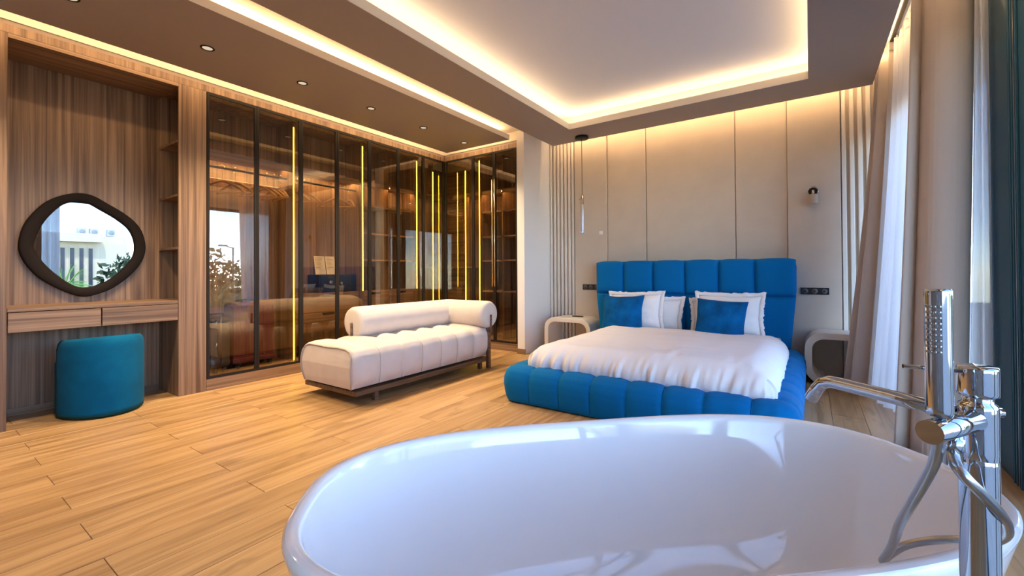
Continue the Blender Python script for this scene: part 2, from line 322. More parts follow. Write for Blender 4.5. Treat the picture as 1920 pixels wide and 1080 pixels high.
# downlights
ords = ['nearest', 'second nearest', 'third nearest', 'fourth nearest', 'fifth nearest', 'farthest']
for i, y in enumerate((.655, 1.40, 2.15, 2.895, 3.64, 4.375)):
    x = -3.77
    o = thing('downlight', '%s of the six small round downlights in the taupe soffit' % ords[i], 'downlight', (x, y, ZS), 'downlights in the soffit')
    MB().lathe((x, y, ZS), [(.047, .0), (.047, -.004), (.036, -.005), (.034, .0)], 24).build('ring', 'black', o)
    MB().lathe((x, y, ZS), [(.0005, -.003), (.034, -.002)], 24).build('lens', 'lens', o)
    l = bpy.data.lights.new('lamp', 'SPOT'); l.energy = 44 * LED; l.color = (1, .74, .44); l.spot_size = math.radians(115); l.spot_blend = .7; l.shadow_soft_size = .03
    lo = bpy.data.objects.new('lamp', l); C.objects.link(lo); lo.parent = o; lo.location = (0, 0, -.02)

# ------------------------------------------------------------------ wardrobe wall
hd = struct('trim_4', (XW, 2.5, 2.765))
box(-5.09, XW, .30, YR, 2.765, 2.823).build('header_board', 'walnut', hd); box(-5.09, XW - .012, .30, YR + .012, 2.824, 2.855).build('shadow_strip', 'lip', hd); box(-5.09, XW, .30, YR, 2.856, ZC - .001).build('upper_board', 'cream', hd)
hr = struct('trim_5', (-3.9, YR, 2.765))
box(XW + .0005, -3.196, YR, 5.465, 2.765, 2.823).build('header_board', 'walnut', hr); box(XW + .0005, -3.196, YR + .012, 5.465, 2.824, 2.855).build('shadow_strip', 'lip', hr); box(XW + .0005, -3.196, YR, 5.465, 2.856, ZC - .001).build('upper_board', 'cream', hr)
pl = struct('trim_6', (XW, 3.2, 0)); box(-5.09, XW, 1.695, YR, 0, .105).build('plinth_board', 'walnut_y', pl)
pr_ = struct('trim_7', (-3.9, YR, 0)); box(XW + .0005, -3.196, YR, 5.465, 0, .105).build('plinth_board', 'walnut_x', pr_)

# dressing niche: pillars, back, cubbies
n = thing('dressing_niche', 'tall walnut dressing niche with open cubbies in its right pillar', 'niche', (-4.8, .98, 0))
box(-5.09, XW, .30, .490, 0, 2.764).build('left_pillar', 'walnut', n, .002)
box(-5.09, -5.06, .491, 1.66, 0, 2.764).build('back_panel', 'walnut', n)
box(-5.059, XW - .002, .491, 1.479, 2.735, 2.764).build('top_panel', 'walnut_y', n)
box(XW - .02, XW, 1.48, 1.693, 0, 2.764).build('pillar_front', 'walnut', n, .002)
box(-5.059, XW - .021, 1.672, 1.693, 0, 2.764).build('pillar_side', 'walnut', n)
box(-5.059, XW - .021, 1.48, 1.498, 0, .845).build('pillar_side', 'walnut', n)
for z in (.845, 1.32, 1.79, 2.272): box(-5.059, XW - .021, 1.482, 1.671, z - .02, z).build('shelf', 'walnut_y', n)
for y in (.72, 1.03, 1.30): box(-5.0602, -5.0590, y, y + .002, .85, 2.73).build('panel_joint', 'gap', n)
box(-5.059, -5.05, .491, 1.479, 0, .05).build('skirting', 'walnut_y', n)
t = thing('vanity_desk', 'wall-hung walnut vanity desk with two drawers under the black mirror', 'desk', (-4.82, .98, .67))
box(-5.058, XW - .004, .492, 1.479, .818, .846).build('desktop', 'walnut_y', t, .002)
box(-5.058, XW - .03, .492, 1.479, .676, .69).build('bottom_panel', 'walnut_y', t)
for a, b in ((.493, .976), (.981, 1.478)):
    d = box(XW - .022, XW - .003, a + .002, b - .001, .674, .813).build('drawer', 'walnut_y', t, .002)
    box(-5.0, XW - .023, a + .02, b - .02, .692, .80).build('drawer_box', 'walnut_y', d)
mo = [(0.913, 1.756), (1.011, 1.75), (1.113, 1.689), (1.211, 1.625), (1.288, 1.555), (1.341, 1.47), (1.368, 1.348), (1.359, 1.246), (1.315, 1.144), (1.229, 1.034), (1.13, 0.95), (1.035, 0.907), (0.959, 0.892), (0.886, 0.918), (0.8, 0.972), (0.705, 1.053), (0.639, 1.15), (0.601, 1.254), (0.597, 1.339), (0.619, 1.455), (0.664, 1.555), (0.73, 1.651), (0.812, 1.716)]
mi = [(0.928, 1.682), (0.988, 1.678), (1.065, 1.63), (1.162, 1.565), (1.245, 1.485), (1.285, 1.388), (1.289, 1.277), (1.254, 1.188), (1.179, 1.089), (1.098, 1.015), (1.02, 0.979), (0.952, 0.971), (0.885, 0.999), (0.8, 1.081), (0.731, 1.17), (0.684, 1.257), (0.675, 1.314), (0.697, 1.413), (0.744, 1.524), (0.813, 1.625), (0.869, 1.669)]
mt = thing('wall_mirror', 'pebble-shaped wall mirror with a thick black frame over the vanity', 'mirror', (-5.058, .98, 1.3))
def resample(loop, n):
    L = closed_catmull([(0, y, z) for y, z in loop], 8); c = sum(L, Vector()) / len(L); out = []
    for k in range(n):
        a = 2 * math.pi * k / n; d = Vector((0, math.cos(a), math.sin(a))); best = None
        for i in range(len(L)):
            p, q = L[i] - c0, L[(i + 1) % len(L)] - c0
            # ray / segment crossing in the wall plane
            e = q - p; den = d.y * e.z - d.z * e.y
            if abs(den) < 1e-9: continue
            s_ = (p.y * e.z - p.z * e.y) / den; u_ = (p.y * d.z - p.z * d.y) / den
            if s_ > 0 and -1e-6 <= u_ <= 1 + 1e-6: best = s_ if best is None else max(best, s_)
        out.append((c0.y + d.y * best, c0.z + d.z * best))
    return out
c0 = Vector((0, .975, 1.32)); ro, rin = resample(mo, 96), resample(mi, 96)
def ring(i, j):
    k = int(round(i * 96)) % 96; (a, b), (c, d) = ro[k], rin[k]
    seq = [(-5.058, a, b), (-5.016, a, b), (-5.008, a + (c - a) * .12, b + (d - b) * .12), (-5.010, a + (c - a) * .88, b + (d - b) * .88), (-5.022, c, d), (-5.045, c, d)]
    return seq[int(round(j * 5))]
MB().grid(ring, 96, 6, True).build('mirror_frame', 'mirror_frame', mt)
MB().prism([p for p in rin], lambda y, z: (-5.046, y, z), lambda y, z: (-5.036, y, z)).build('mirror_glass', 'mirror', mt)

# glass-fronted wardrobe units
def gdoor(parent, P, a, b, z0, z1, handle=None):
    """P(s, d, z): s along the front, d depth behind the front face"""
    fw, ft = .022, .024
    def bx(s0, s1, d0, d1, q0, q1):
        v = [P(s, d, z) for z in (q0, q1) for d in (d0, d1) for s in (s0, s1)]
        return MB().add(v, [(0, 2, 3, 1), (4, 5, 7, 6), (0, 1, 5, 4), (2, 6, 7, 3), (0, 4, 6, 2), (1, 3, 7, 5)])
    g = .0015
    mb = MB()
    for q in (bx(a + g, a + fw, 0, ft, z0, z1), bx(b - fw, b - g, 0, ft, z0, z1), bx(a + fw, b - fw, 0, ft, z0, z0 + fw), bx(a + fw, b - fw, 0, ft, z1 - fw, z1)): mb.add(q.v, q.f)
    d = mb.build('door', 'bronze', parent)
    bx(a + fw - .002, b - fw + .002, .008, .012, z0 + fw - .002, z1 - fw + .002).build('glass_pane', 'tinted', d)
    if handle:
        MB().tube([P(handle, -.002, .88), P(handle, -.026, .88), P(handle, -.026, 2.37), P(handle, -.002, 2.37)], .006, 8).build('door_handle', 'brass', d)
    return d
PM = lambda s, d, z: (XW - d, s, z)
PR = lambda s, d, z: (s, YR + d, z)
Z0, Z1 = .108, 2.762
def side(o, y0, y1, x1=-4.66): box(-5.075, x1, y0, y1, .106, 2.763).build('side_panel', 'walnut', o)
def ledv(o, y0, y1, x=-4.66, z0=.12, z1=2.70): c_ = (y0 + y1) / 2; box(x, x + .006, c_ - .0032, c_ + .0032, z0, z1).build('led_strip', 'led_y', o)
def unit(label, y0, y1): return thing('wardrobe_unit', label, 'wardrobe', (-4.83, (y0 + y1) / 2, .105))
XB = -5.075
# bay 1: hanging space with suitcases
u1 = unit('glass-door wardrobe bay with suitcases on its floor, next to the dressing niche', 1.695, 2.597)
side(u1, 1.696, 1.712, XW - .03); side(u1, 2.580, 2.5965, -4.72); box(-5.09, XB, 1.696, 2.5965, .106, 2.763).build('back_panel', 'walnut', u1)
box(XB + .001, XW - .03, 1.713, 2.5795, .106, .112).build('bottom_panel', 'walnut_y', u1)
box(XB + .001, -4.75, 1.713, 2.5795, 2.25, 2.272).build('shelf', 'walnut_y', u1)
MB().cyl((-4.85, 1.712, 2.14), (-4.85, 2.58, 2.14), .012, 12).build('clothes_rail', 'black', u1)
ledv(u1, 2.579, 2.597, -4.7195)
box(-4.90, -4.885, 1.73, 2.57, 2.244, 2.2495).build('added_fill', 'fill_in', u1); box(-4.765, -4.75, 1.713, 2.5795, 2.205, 2.2495).build('added_screen', 'walnut_y', u1)  # added strip brightens the bay; the added lip keeps it out of view
gdoor(u1, PM, 1.697, 2.137, Z0, Z1); gdoor(u1, PM, 2.137, 2.597, Z0, Z1)
def drawers(o, y0, y1, x=-4.78, fn=None):
    for a, b in ((.405, .612), (.618, .826)):
        d = box(x - .02, x, y0 + .003, y1 - .003, a, b).build('drawer', 'walnut_y', o, .002); c = (y0 + y1) / 2
        MB().prism([(c - .085, b - .004), (c + .085, b - .004), (c + .065, b - .034), (c - .065, b - .034)], lambda y, z: (x + .0005, y, z), lambda y, z: (x + .003, y, z)).build('handle_notch', 'black', d)
    box(XB + .001, x, y0, y1, .826, .842).build('drawer_top', 'walnut_y', o); box(XB + .001, x - .002, y0, y1, .39, .404).build('drawer_base', 'walnut_y', o)
u2 = unit('glass-door wardrobe bay with hangers, a black safe and two drawers', 2.597, 3.496)
side(u2, 2.5975, 2.613, -4.72); side(u2, 3.479, 3.4955, -4.72); box(-5.09, XB, 2.5975, 3.4955, .106, 2.763).build('back_panel', 'walnut', u2)
box(XB + .001, XW - .03, 2.614, 3.478, .106, .112).build('bottom_panel', 'walnut_y', u2)
box(XB + .001, -4.75, 2.614, 3.478, 2.25, 2.272).build('shelf', 'walnut_y', u2)
MB().cyl((-4.85, 2.613, 2.14), (-4.85, 3.479, 2.14), .012, 12).build('clothes_rail', 'black', u2)
box(-4.90, -4.885, 2.63, 3.47, 2.244, 2.2495).build('added_fill', 'fill_in', u2); box(-4.765, -4.75, 2.614, 3.478, 2.205, 2.2495).build('added_screen', 'walnut_y', u2)  # unseen fill strip, and the lip added to hide it
drawers(u2, 2.614, 3.478); ledv(u2, 3.478, 3.497, -4.7195, .85)
gdoor(u2, PM, 2.597, 3.038, Z0, Z1); gdoor(u2, PM, 3.038, 3.496, Z0, Z1)
SH = (1.255, 1.602, 1.968, 2.272)
u3 = unit('glass-door wardrobe bay with four open shelves over drawers behind the chaise', 3.496, 4.423)
side(u3, 3.4965, 3.512, -4.72); side(u3, 4.407, 4.4225, -4.72); box(-5.09, XB, 3.4965, 4.4225, .106, 2.763).build('back_panel', 'walnut', u3)
box(XB + .001, XW - .03, 3.513, 4.406, .106, .112).build('bottom_panel', 'walnut_y', u3)
box(XB + .001, -4.80, 3.955, 3.969, .843, 2.762).build('middle_panel', 'walnut', u3)
for z in SH:
    for a, b in ((3.513, 3.954), (3.970, 4.406)): box(XB + .001, -4.76, a, b, z - .02, z).build('shelf', 'walnut_y', u3)
drawers(u3, 3.513, 3.961); drawers(u3, 3.961, 4.406)
ledv(u3, 4.406, 4.424, -4.7195, .85)
for a, b in ((3.53, 3.94), (3.985, 4.39)): box(-4.80, -4.79, a, b, 2.244, 2.2515).build('added_fill', 'fill_in', u3); box(-4.775, -4.76, a - .015, b + .015, 2.215, 2.2515).build('added_screen', 'walnut_y', u3)  # fill glow added under the top shelves, behind a made-up hiding lip
gdoor(u3, PM, 3.496, 3.961, Z0, Z1); gdoor(u3, PM, 3.961, 4.423, Z0, Z1)
u4 = unit('corner wardrobe bay with a single glass door and one shelf', 4.423, 4.85)
side(u4, 4.423, 4.438, -4.72); box(-5.09, XB, 4.423, 5.46, .106, 2.763).build('back_panel', 'walnut', u4); box(XB + .001, -4.60, 5.44, 5.46, .106, 2.763).build('back_panel', 'walnut_x', u4)
box(XB + .001, -4.61, 4.439, 5.439, .106, .112).build('bottom_panel', 'walnut_y', u4)
for z in (1.165, 2.272): box(XB + .001, -4.76, 4.439, 5.439, z - .02, z).build('shelf', 'walnut_y', u4)
box(-4.85, -4.76, 4.775, 4.79, .112, 2.76).build('front_post', 'walnut', u4); ledv(u4, 4.774, 4.791, -4.7595, .12, 2.62)
box(XW - .025, XW - .001, YR - .001, YR + .023, Z0, Z1).build('corner_post', 'bronze', u4)
gdoor(u4, PM, 4.423, YR - .002, Z0, Z1)
u5 = thing('wardrobe_unit', 'short run of three glass doors with lit shelves, beside the white column', 'wardrobe', (-3.88, 5.15, .105))
box(-4.58, -3.255, 5.44, 5.46, .106, 2.763).build('back_panel', 'walnut', u5); box(-4.58, -3.255, YR + .03, 5.439, .106, .112).build('bottom_panel', 'walnut_x', u5)
for a, b in ((-4.015, -3.999), (-3.27, -3.255)): box(a, b, 4.99, 5.439, .113, 2.763).build('side_panel', 'walnut', u5)
box(-3.643, -3.629, 5.05, 5.439, .113, 2.763).build('middle_panel', 'walnut', u5)
for z in (.807,) + SH:
    for a, b in ((-3.998, -3.644), (-3.628, -3.271)): box(a, b, 5.03, 5.439, z - .02, z).build('shelf', 'walnut_x', u5)
for z in (1.165, 2.272): box(-4.58, -4.016, 5.03, 5.439, z - .02, z).build('shelf', 'walnut_x', u5)
box(-4.010, -4.004, 4.982, 4.9895, .12, 2.72).build('led_strip', 'led_y', u5)
box(-4.32, -4.302, 5.03, 5.10, .112, 2.76).build('front_post', 'walnut', u5); box(-4.314, -4.308, 5.022, 5.0295, .12, 2.62).build('led_strip', 'led_y', u5)
box(-3.252, -3.197, YR, 5.44, .106, 2.764).build('end_panel', 'walnut', u5, .002)
for a, b in ((-4.56, -4.03), (-3.98, -3.66), (-3.61, -3.29)): box(a, b, 5.06, 5.07, 2.244, 2.2515).build('added_fill', 'fill_in', u5); box(a - .012, b + .012, 5.03, 5.045, 2.215, 2.2515).build('added_screen', 'walnut_x', u5)  # added fill for the short run, each strip screened by an added lip
gdoor(u5, PR, -4.556, -4.02, Z0, Z1); gdoor(u5, PR, -4.02, -3.637, Z0, Z1, -3.655); gdoor(u5, PR, -3.637, -3.253, Z0, Z1, -3.612)

# things inside the wardrobe
def suitcase(label, x0, x1, y0, y1, z0, z1, m, rib_face, group=None):
    o = thing('suitcase', label, 'suitcase', ((x0 + x1) / 2, (y0 + y1) / 2, z0)); zb = z0 + .055
    box(x0, x1, y0, y1, zb, z1).build('shell', m, o, .03)
    if rib_face == 'x':
        k = 9
        for i in range(k):
            y = y0 + .03 + (y1 - y0 - .06) * i / (k - 1); box(x1 - .004, x1 + .006, y - .008, y + .008, zb + .07, z1 - .04).build('rib', m, o, .004)
        box(x1 - .01, x1 + .008, y0 - .003, y1 + .003, zb + .01, zb + .055).build('bottom_band', m, o, .006)
        for y in (y0 + .12, (y0 + y1) / 2, y1 - .12): MB().sphere((x1 + .008, y, zb + .075), .007).build('rivet', 'chrome', o)
    else:
        xm = (x0 + x1) / 2
        box(x0 - .002, x1 + .002, (y0 + y1) / 2 - .006, (y0 + y1) / 2 + .006, zb + .01, z1 + .002).build('zip_band', 'chrome', o)
        for z in (z1 - .05, z0 + .28): MB().tube([(x1 + .002, y0 + .04, z + .03), (x1 + .014, y0 + .05, z + .015), (x1 + .014, y0 + .04, z - .015), (x1 + .002, y0 + .05, z - .03)], .007, 8).build('latch', 'chrome', o)
    for x in (x0 + .04, x1 - .03):
        for y in (y0 + .05, y1 - .05):
            wh = MB().cyl((x, y - .012, z0 + .0285), (x, y + .012, z0 + .0285), .028, 16).build('wheel', 'rubber', o)
            MB().cyl((x, y - .0135, z0 + .0285), (x, y + .0135, z0 + .0285), .016, 12).build('hub', 'chrome', wh)
            box(x - .018, x + .018, y - .02, y + .02, z0 + .045, z0 + .06).build('wheel_mount', 'rubber', o)
    xm, ym = (x0 + x1) / 2, (y0 + y1) / 2
    MB().tube(catmull([(xm, ym - .07, z1 - .002), (xm, ym - .065, z1 + .025), (xm, ym + .065, z1 + .025), (xm, ym + .07, z1 - .002)], 4), .009, 8).build('carry_handle', 'rubber', o)
suitcase('burgundy ribbed hard-shell suitcase on wheels in the first wardrobe bay', -4.98, -4.74, 1.985, 2.40, .112, .78, 'burgundy', 'x')
suitcase('dark narrow suitcase with chrome latches left of the burgundy one', -4.98, -4.71, 1.775, 1.955, .112, .655, 'charcoal', 'y')
sf = thing('safe', 'black steel safe with chrome dial and lever on the wardrobe drawers', 'safe', (-4.93, 3.2, .843))
box(-5.06, -4.82, 2.945, 3.46, .843, 1.06).build('body', 'safe', sf, .006); box(-4.8199, -4.812, 2.965, 3.44, .86, 1.045).build('safe_door', 'safe', sf, .003)
MB().lathe((-4.812, 3.10, .965), [(.0, .012), (.02, .012), (.024, .004), (.024, 0)], 20, 'x').build('dial', 'chrome', sf)
lv = MB().lathe((-4.812, 3.24, .955), [(.0, .02), (.014, .02), (.016, 0)], 16, 'x').build('lever', 'chrome', sf)
MB().cyl((-4.795, 3.24, .955), (-4.79, 3.245, .90), .006, 8).build('lever_arm', 'chrome', lv); box(-4.8118, -4.8095, 3.06, 3.13, 1.018, 1.034).build('badge', 'brass', sf)
for i, (a, b, lab) in enumerate(((3.02, 3.16, 'left of two printed cream sheets standing on the black safe'), (3.172, 3.30, 'right of two printed cream sheets standing on the black safe'))):
    p = thing('paper_sheet', lab, 'paper', (-5.0, (a + b) / 2, 1.06)); lean = .05
    f0 = lambda y, z: (-5.005 - (z - 1.06) * .2, y, z)
    MB().prism([(a, 1.0625), (b, 1.0625), (b, 1.29), (a, 1.29)], f0, lambda y, z: (-5.009 - (z - 1.06) * .2, y, z)).build('sheet', 'paper', p)
    tx = MB(); random.seed(i)
    for k in range(9):
        z = 1.265 - k * .017; e = a + .02 + (b - a - .035) * random.uniform(.35, 1)
        tx.add([f0(y, q)[:0] + (f0(y, q)[0] + .0008, y, q) for y, q in ((a + .015, z), (e, z), (e, z + .005), (a + .015, z + .005))], [(0, 1, 2, 3)])
    tx.build('print_lines', 'ink', p, kind='stuff')
hg = None
def make_hanger(label, y, ang):
    o = thing('clothes_hanger', label, 'hanger', (-4.85, y, 2.0), 'wooden hangers on the wardrobe rails')
    L = Vector((-4.85, y, 2.0)); tilt = .36
    pts = [(-.20, 0, -.10), (-.13, .0, -.045), (-.05, 0, -.005), (0, 0, .008), (.05, 0, -.005), (.13, 0, -.045), (.20, 0, -.10)]
    MB().tube([L + Vector(p) for p in catmull(pts, 3)], .012, 8).build('shoulder_bar', 'hanger', o)
    MB().cyl(L + Vector((-.185, 0, -.095)), L + Vector((.185, 0, -.095)), .006, 8).build('trouser_bar', 'hanger', o)
    hk = [(0, 0, .008), (0, 0, .10), (-.018, 0, .115), (-.026, 0, .140), (-.012, 0, .164), (.010, 0, .164), (.024, 0, .146)]
    MB().tube([L + Vector(p) for p in catmull(hk, 4)], .0028, 6).build('hook', 'brass', o)
    o.rotation_euler = (0, 0, ang); return o
hl = [(1.93, .9, 'hanger at the niche end of the first wardrobe rail'), (2.05, .5, 'hanger turned askew, second on the first wardrobe rail'), (2.27, .6, 'hanger near the middle of the first wardrobe rail'), (2.36, .35, 'hanger right of the middle on the first wardrobe rail'), (2.44, .15, 'hanger next to last on the first wardrobe rail'), (2.51, -.1, 'hanger against the lit partition on the first wardrobe rail'),
      (2.70, .2, 'hanger against the left partition above the black safe'), (2.79, .5, 'second hanger from the left above the black safe'), (3.20, .7, 'hanger near the right end above the black safe'), (3.385, -.28, 'rightmost turned hanger above the black safe')]
h0 = make_hanger('wooden ' + hl[0][2], hl[0][0], hl[0][1])
for y, a, lab in hl[1:]:
    c = copy_tree(h0, None, (-4.85, y, 2.0)); c.rotation_euler = (0, 0, a); c['label'] = 'wooden ' + lab

# ------------------------------------------------------------------ vanity stool
st = thing('vanity_stool', 'petrol blue velvet barrel stool tucked under the vanity desk', 'stool', (-4.66, 1.0, 0))
def shell(u, v):
    a = math.radians(-84 + 168 * u); R = .255; th = .06; lift = .034 * math.cos(a) - .01
    sec = [(R, .012), (R + .004, .05), (R + .004, .52), (R - .004, .562), (R - .02, .585), (R - th + .02, .585), (R - th + .004, .56), (R - th, .52), (R - th, .02)]
    r, z = sec[int(round(v * 8))]; k = 1.36; z = z + (lift if z > .5 else 0)
    return (-4.70 + r * math.cos(a) * k * .97, 1.0 + r * math.sin(a), z)
b = MB().grid(shell, 41, 9, False, True)
b.f += [tuple(range(9)), tuple(40 * 9 + k for k in reversed(range(9)))]; b.sm += [False, False]
b.build('back_shell', 'teal', st)
def seatf(u, v):
    a = 2 * math.pi * u; sec = [(.0, .425), (.14, .425), (.235, .43), (.252, .40), (.252, .03), (.0, .03)]
    r, z = sec[int(round(v * 5))]; x = math.cos(a) * r; x = x * .98 - .035 if x > 0 else x * .9 - .035
    return (-4.70 + x, 1.0 + math.sin(a) * r, z)
MB().grid(seatf, 40, 6, True).build('seat', 'teal', st)
MB().grid(lambda u, v: (-4.70 + math.cos(2 * math.pi * u) * .15, 1 + math.sin(2 * math.pi * u) * .15, [.0, .031][int(v + .5)]), 24, 2, True).build('base', 'black', st)

# ------------------------------------------------------------------ chaise longue
s = thing('chaise_longue', 'cream velvet channelled chaise with bolster back on dark wood frame', 'sofa', (-3.39, 3.0, 0))
bx0, bx1, by0, by1 = -3.765, -3.017, 2.168, 3.93
fr = MB(); fr.box(bx0, bx1, by0, by0 + .05, .077, .117); fr.box(bx0, bx1, by1 - .05, by1, .077, .117); fr.box(bx0, bx0 + .05, by0 + .05, by1 - .05, .077, .117); fr.box(bx1 - .05, bx1, by0 + .05, by1 - .05, .077, .117); fr.box(bx0 + .05, bx1 - .05, by0 + .05, by1 - .05, .085, .112)
fr.build('base_frame', 'base_wood', s, .003)
for x, y in ((-3.06, 2.385), (-3.72, 2.385), (-3.06, 3.80), (-3.72, 3.80)): box(x - .02, x + .02, y - .02, y + .02, 0, .0765).build('leg', 'base_wood', s, .003)
edges = [2.150, 2.418, 2.665, 2.907, 3.16, 3.397, 3.66, 3.915]
def seat(u, v):
    """u along the length, v round the section (front bottom, over the top, back bottom)"""
    y = edges[0] + (edges[-1] - edges[0]) * u; k = max(i for i in range(7) if edges[i] <= y + 1e-9); q = (y - edges[k]) / (edges[k + 1] - edges[k]); q = min(max(q, 0), 1)
    bul = (1 - abs(2 * q - 1) ** 2.4)
    if k == 0 and q < .5: bul = 1 - .75 * abs(2 * q - 1) ** 6
    if k == 6 and q > .5: bul = 1 - .75 * abs(2 * q - 1) ** 6
    px = [(-3.022, .118), (-3.006, .18), (-2.998, .26), (-2.996, .34), (-3.004, .40), (-3.035, .445), (-3.09, .465), (-3.20, .475), (-3.35, .478), (-3.50, .477), (-3.66, .47), (-3.72, .455), (-3.755, .41), (-3.765, .34), (-3.765, .24), (-3.755, .118)]
    f = v * 15; i = min(int(f), 14); t = f - i; x = px[i][0] * (1 - t) + px[i + 1][0] * t; z = px[i][1] * (1 - t) + px[i + 1][1] * t
    c = Vector((-3.39, 0, .30)); d = Vector((x, 0, z)) - c; amp = .048 * bul * min(1, max(0, (z - .118) / .1))
    d = d * (1 + (amp - .038) / d.length)
    x, z = c.x + d.x, c.z + d.z
    yy = y
    if u < .02: yy = y - .03 * math.sin(math.pi * min(max((z - .118) / .36, 0), 1)) * min(1, .4 + abs(1 - 0))
    return (x, yy, z)
sb = MB(); us = []
nu, nv = 7 * 16 + 1, 46
sb.grid(seat, nu, nv)
sb.f += [tuple(reversed(range(nv))), tuple((nu - 1) * nv + k for k in range(nv))]; sb.sm += [False, False]
sb.build('seat', 'cream_v', s)
# piping along the seams, its darker tone painting in the groove shade
for y in edges[1:-1]:
    u = (y - edges[0]) / (edges[-1] - edges[0]); MB().tube([seat(u, k / 30) for k in range(31)], .0045, 6).build('seam_shade', 'seam_c', s)
u0 = MB().tube([Vector(seat(0.0, k / 30)) + Vector((0, -.004, 0)) for k in range(31)], .006, 6).build('seam_shade', 'seam_c', s)
RA, RZ = .152, .602
def roll(axis_pts, name):
    """mitred bolster: sections swept along points, ends rounded"""
    pass
ax, ay = -3.605, 3.875
def back_roll(u, v):
    L0, L1 = 2.54, None; a = 2 * math.pi * v; x, z = ax + RA * math.cos(a), RZ + RA * math.sin(a)
    y1 = ay + (-(x - ax))                       # mitre plane at 45 degrees
    y1 = ay - (x - ax)
    es = [0, .0, .012, .04, 1]; 
    prof = [(0.0, .0), (.0, .72), (.008, .90), (.03, .985), (.06, 1.0), (1, 1.0)]
    i = int(round(u * 5)); s_, r = prof[i]
    x, z = ax + RA * r * math.cos(a), RZ + RA * r * math.sin(a); y1 = ay - (x - ax)
    y = 2.545 + s_ * (1 if i < 5 else 0) if i < 5 else y1
    return (x, y, z)
MB().grid(back_roll, 6, 40, False, True).build('back_bolster', 'cream_v', s)
def arm_roll(u, v):
    a = 2 * math.pi * v; prof = [(0.0, .0), (.0, .74), (.008, .90), (.03, .985), (.06, 1.0), (1, 1.0)]; i = int(round(u * 5)); s_, r = prof[i]
    y, z = ay + RA * r * math.cos(a), RZ + RA * r * math.sin(a)
    x = -2.965 - s_ if i < 5 else ax - (y - ay)
    return (x, y, z)
MB().grid(arm_roll, 6, 40, False, True).build('arm_bolster', 'cream_v', s)
def support(pts): MB().tube(pts, .011, 8).build('support_bar', 'base_wood', s)
support([(ax, 2.535, RZ), (ax, 2.535, .44)]); support([(-2.955, ay, RZ), (-2.955, ay, .40)])
box(-3.016, -2.976, ay - .022, ay + .022, 0, .455).build('leg', 'base_wood', s, .004); box(-3.016, -2.948, ay - .012, ay + .012, .40, .455).build('support_bracket', 'base_wood', s, .003)

# ------------------------------------------------------------------ bed
bd = thing('bed', 'low king-size bed with blue channelled headboard and padded rails', 'bed', (-1.13, 4.1, 0))
BX0, BX1, BY0 = -2.135, -.075, 2.955
def rail_sec(w, h):
    """half profile of the padded rail: outward distance and height"""
    return [(0, .012), (.012, .035), (.026, .09), (.034, .15), (.030, .21), (.008, .262), (-.028, .290), (-.07, .302), (-.115, .299), (-.152, .282), (-.172, .24), (-.172, .05)]
sec = rail_sec(0, 0)
def interp(sec, v):
    f = v * (len(sec) - 1); i = min(int(f), len(sec) - 2); t = f - i
    return sec[i][0] * (1 - t) + sec[i + 1][0] * t, sec[i][1] * (1 - t) + sec[i + 1][1] * t
R0 = .11
def rail_path(t):
    """t in metres from the left headboard end: down the left side, across the foot, up the right; rounded corners"""
    LY = 5.10 - BY0 - R0; LX = BX1 - BX0 - 2 * R0; q = R0 * math.pi / 2
    if t < LY: return Vector((BX0, 5.10 - t, 0)), Vector((-1, 0, 0))
    t -= LY
    if t < q: a = t / R0; return Vector((BX0 + R0 - R0 * math.cos(a), BY0 + R0 - R0 * math.sin(a), 0)), Vector((-math.cos(a), -math.sin(a), 0))
    t -= q
    if t < LX: return Vector((BX0 + R0 + t, BY0, 0)), Vector((0, -1, 0))
    t -= LX
    if t < q: a = t / R0; return Vector((BX1 - R0 + R0 * math.sin(a), BY0 + R0 - R0 * math.cos(a), 0)), Vector((math.sin(a), -math.cos(a), 0))
    t -= q
    return Vector((BX1, BY0 + R0 + t, 0)), Vector((1, 0, 0))
LYs = 5.10 - BY0 - R0; qs = R0 * math.pi / 2; LXs = BX1 - BX0 - 2 * R0
foot_seams = [-1.87, -1.603, -1.342, -1.073, -.824, -.573, -.302]
ts = [LYs + qs + (x - BX0 - R0) for x in foot_seams]
tot = 2 * LYs + 2 * qs + LXs
left = [ts[0] - .33 - .262 * k for k in range(8)]; right = [ts[-1] + .33 + .262 * k for k in range(8)]
seams = sorted([t for t in left + ts + right if .08 < t < tot - .08] + [0, tot])
def rail_fn(t0, t1):
    def fn(u, v):
        t = t0 + (t1 - t0) * u; p, nrm = rail_path(t); k = max(i for i in range(len(seams) - 1) if seams[i] <= t + 1e-7); q = (t - seams[k]) / (seams[k + 1] - seams[k])
        bul = 1 - abs(2 * q - 1) ** 5; o, z = interp(sec, v)
        c = (-.09, .15); d = (o - c[0], z - c[1]); l = math.hypot(*d); am = (.020 * bul - .020) * min(1, max(0, (z - .02) / .06))
        o, z = c[0] + d[0] * (1 + am / l), c[1] + d[1] * (1 + am / l)
        rip = .0025 * noise.noise(Vector((t * 22, z * 5, 1))) * bul
        inn = max(o + rip, -.172)
        # on a rounded corner the inner side folds towards the corner centre
        return p + nrm * inn + Vector((0, 0, z))
    return fn
def rail_part(name, t0, t1, n): MB().grid(rail_fn(t0, t1), n, 34).build(name, 'blue', bd)
rail_part('side_rail', 0.0, LYs + qs * .5, 160); rail_part('foot_rail', LYs + qs * .5, LYs + qs * 1.5 + LXs, 190); rail_part('side_rail', LYs + qs * 1.5 + LXs, tot, 160)
for t in seams[1:-1]: MB().tube([rail_fn(0, tot)(t / tot, .04 + k / 24 * .8) for k in range(25)], .0035, 6).build('rail_seam_shade', 'seam_b', bd)  # darker navy than the rail, standing in for shade between the pads
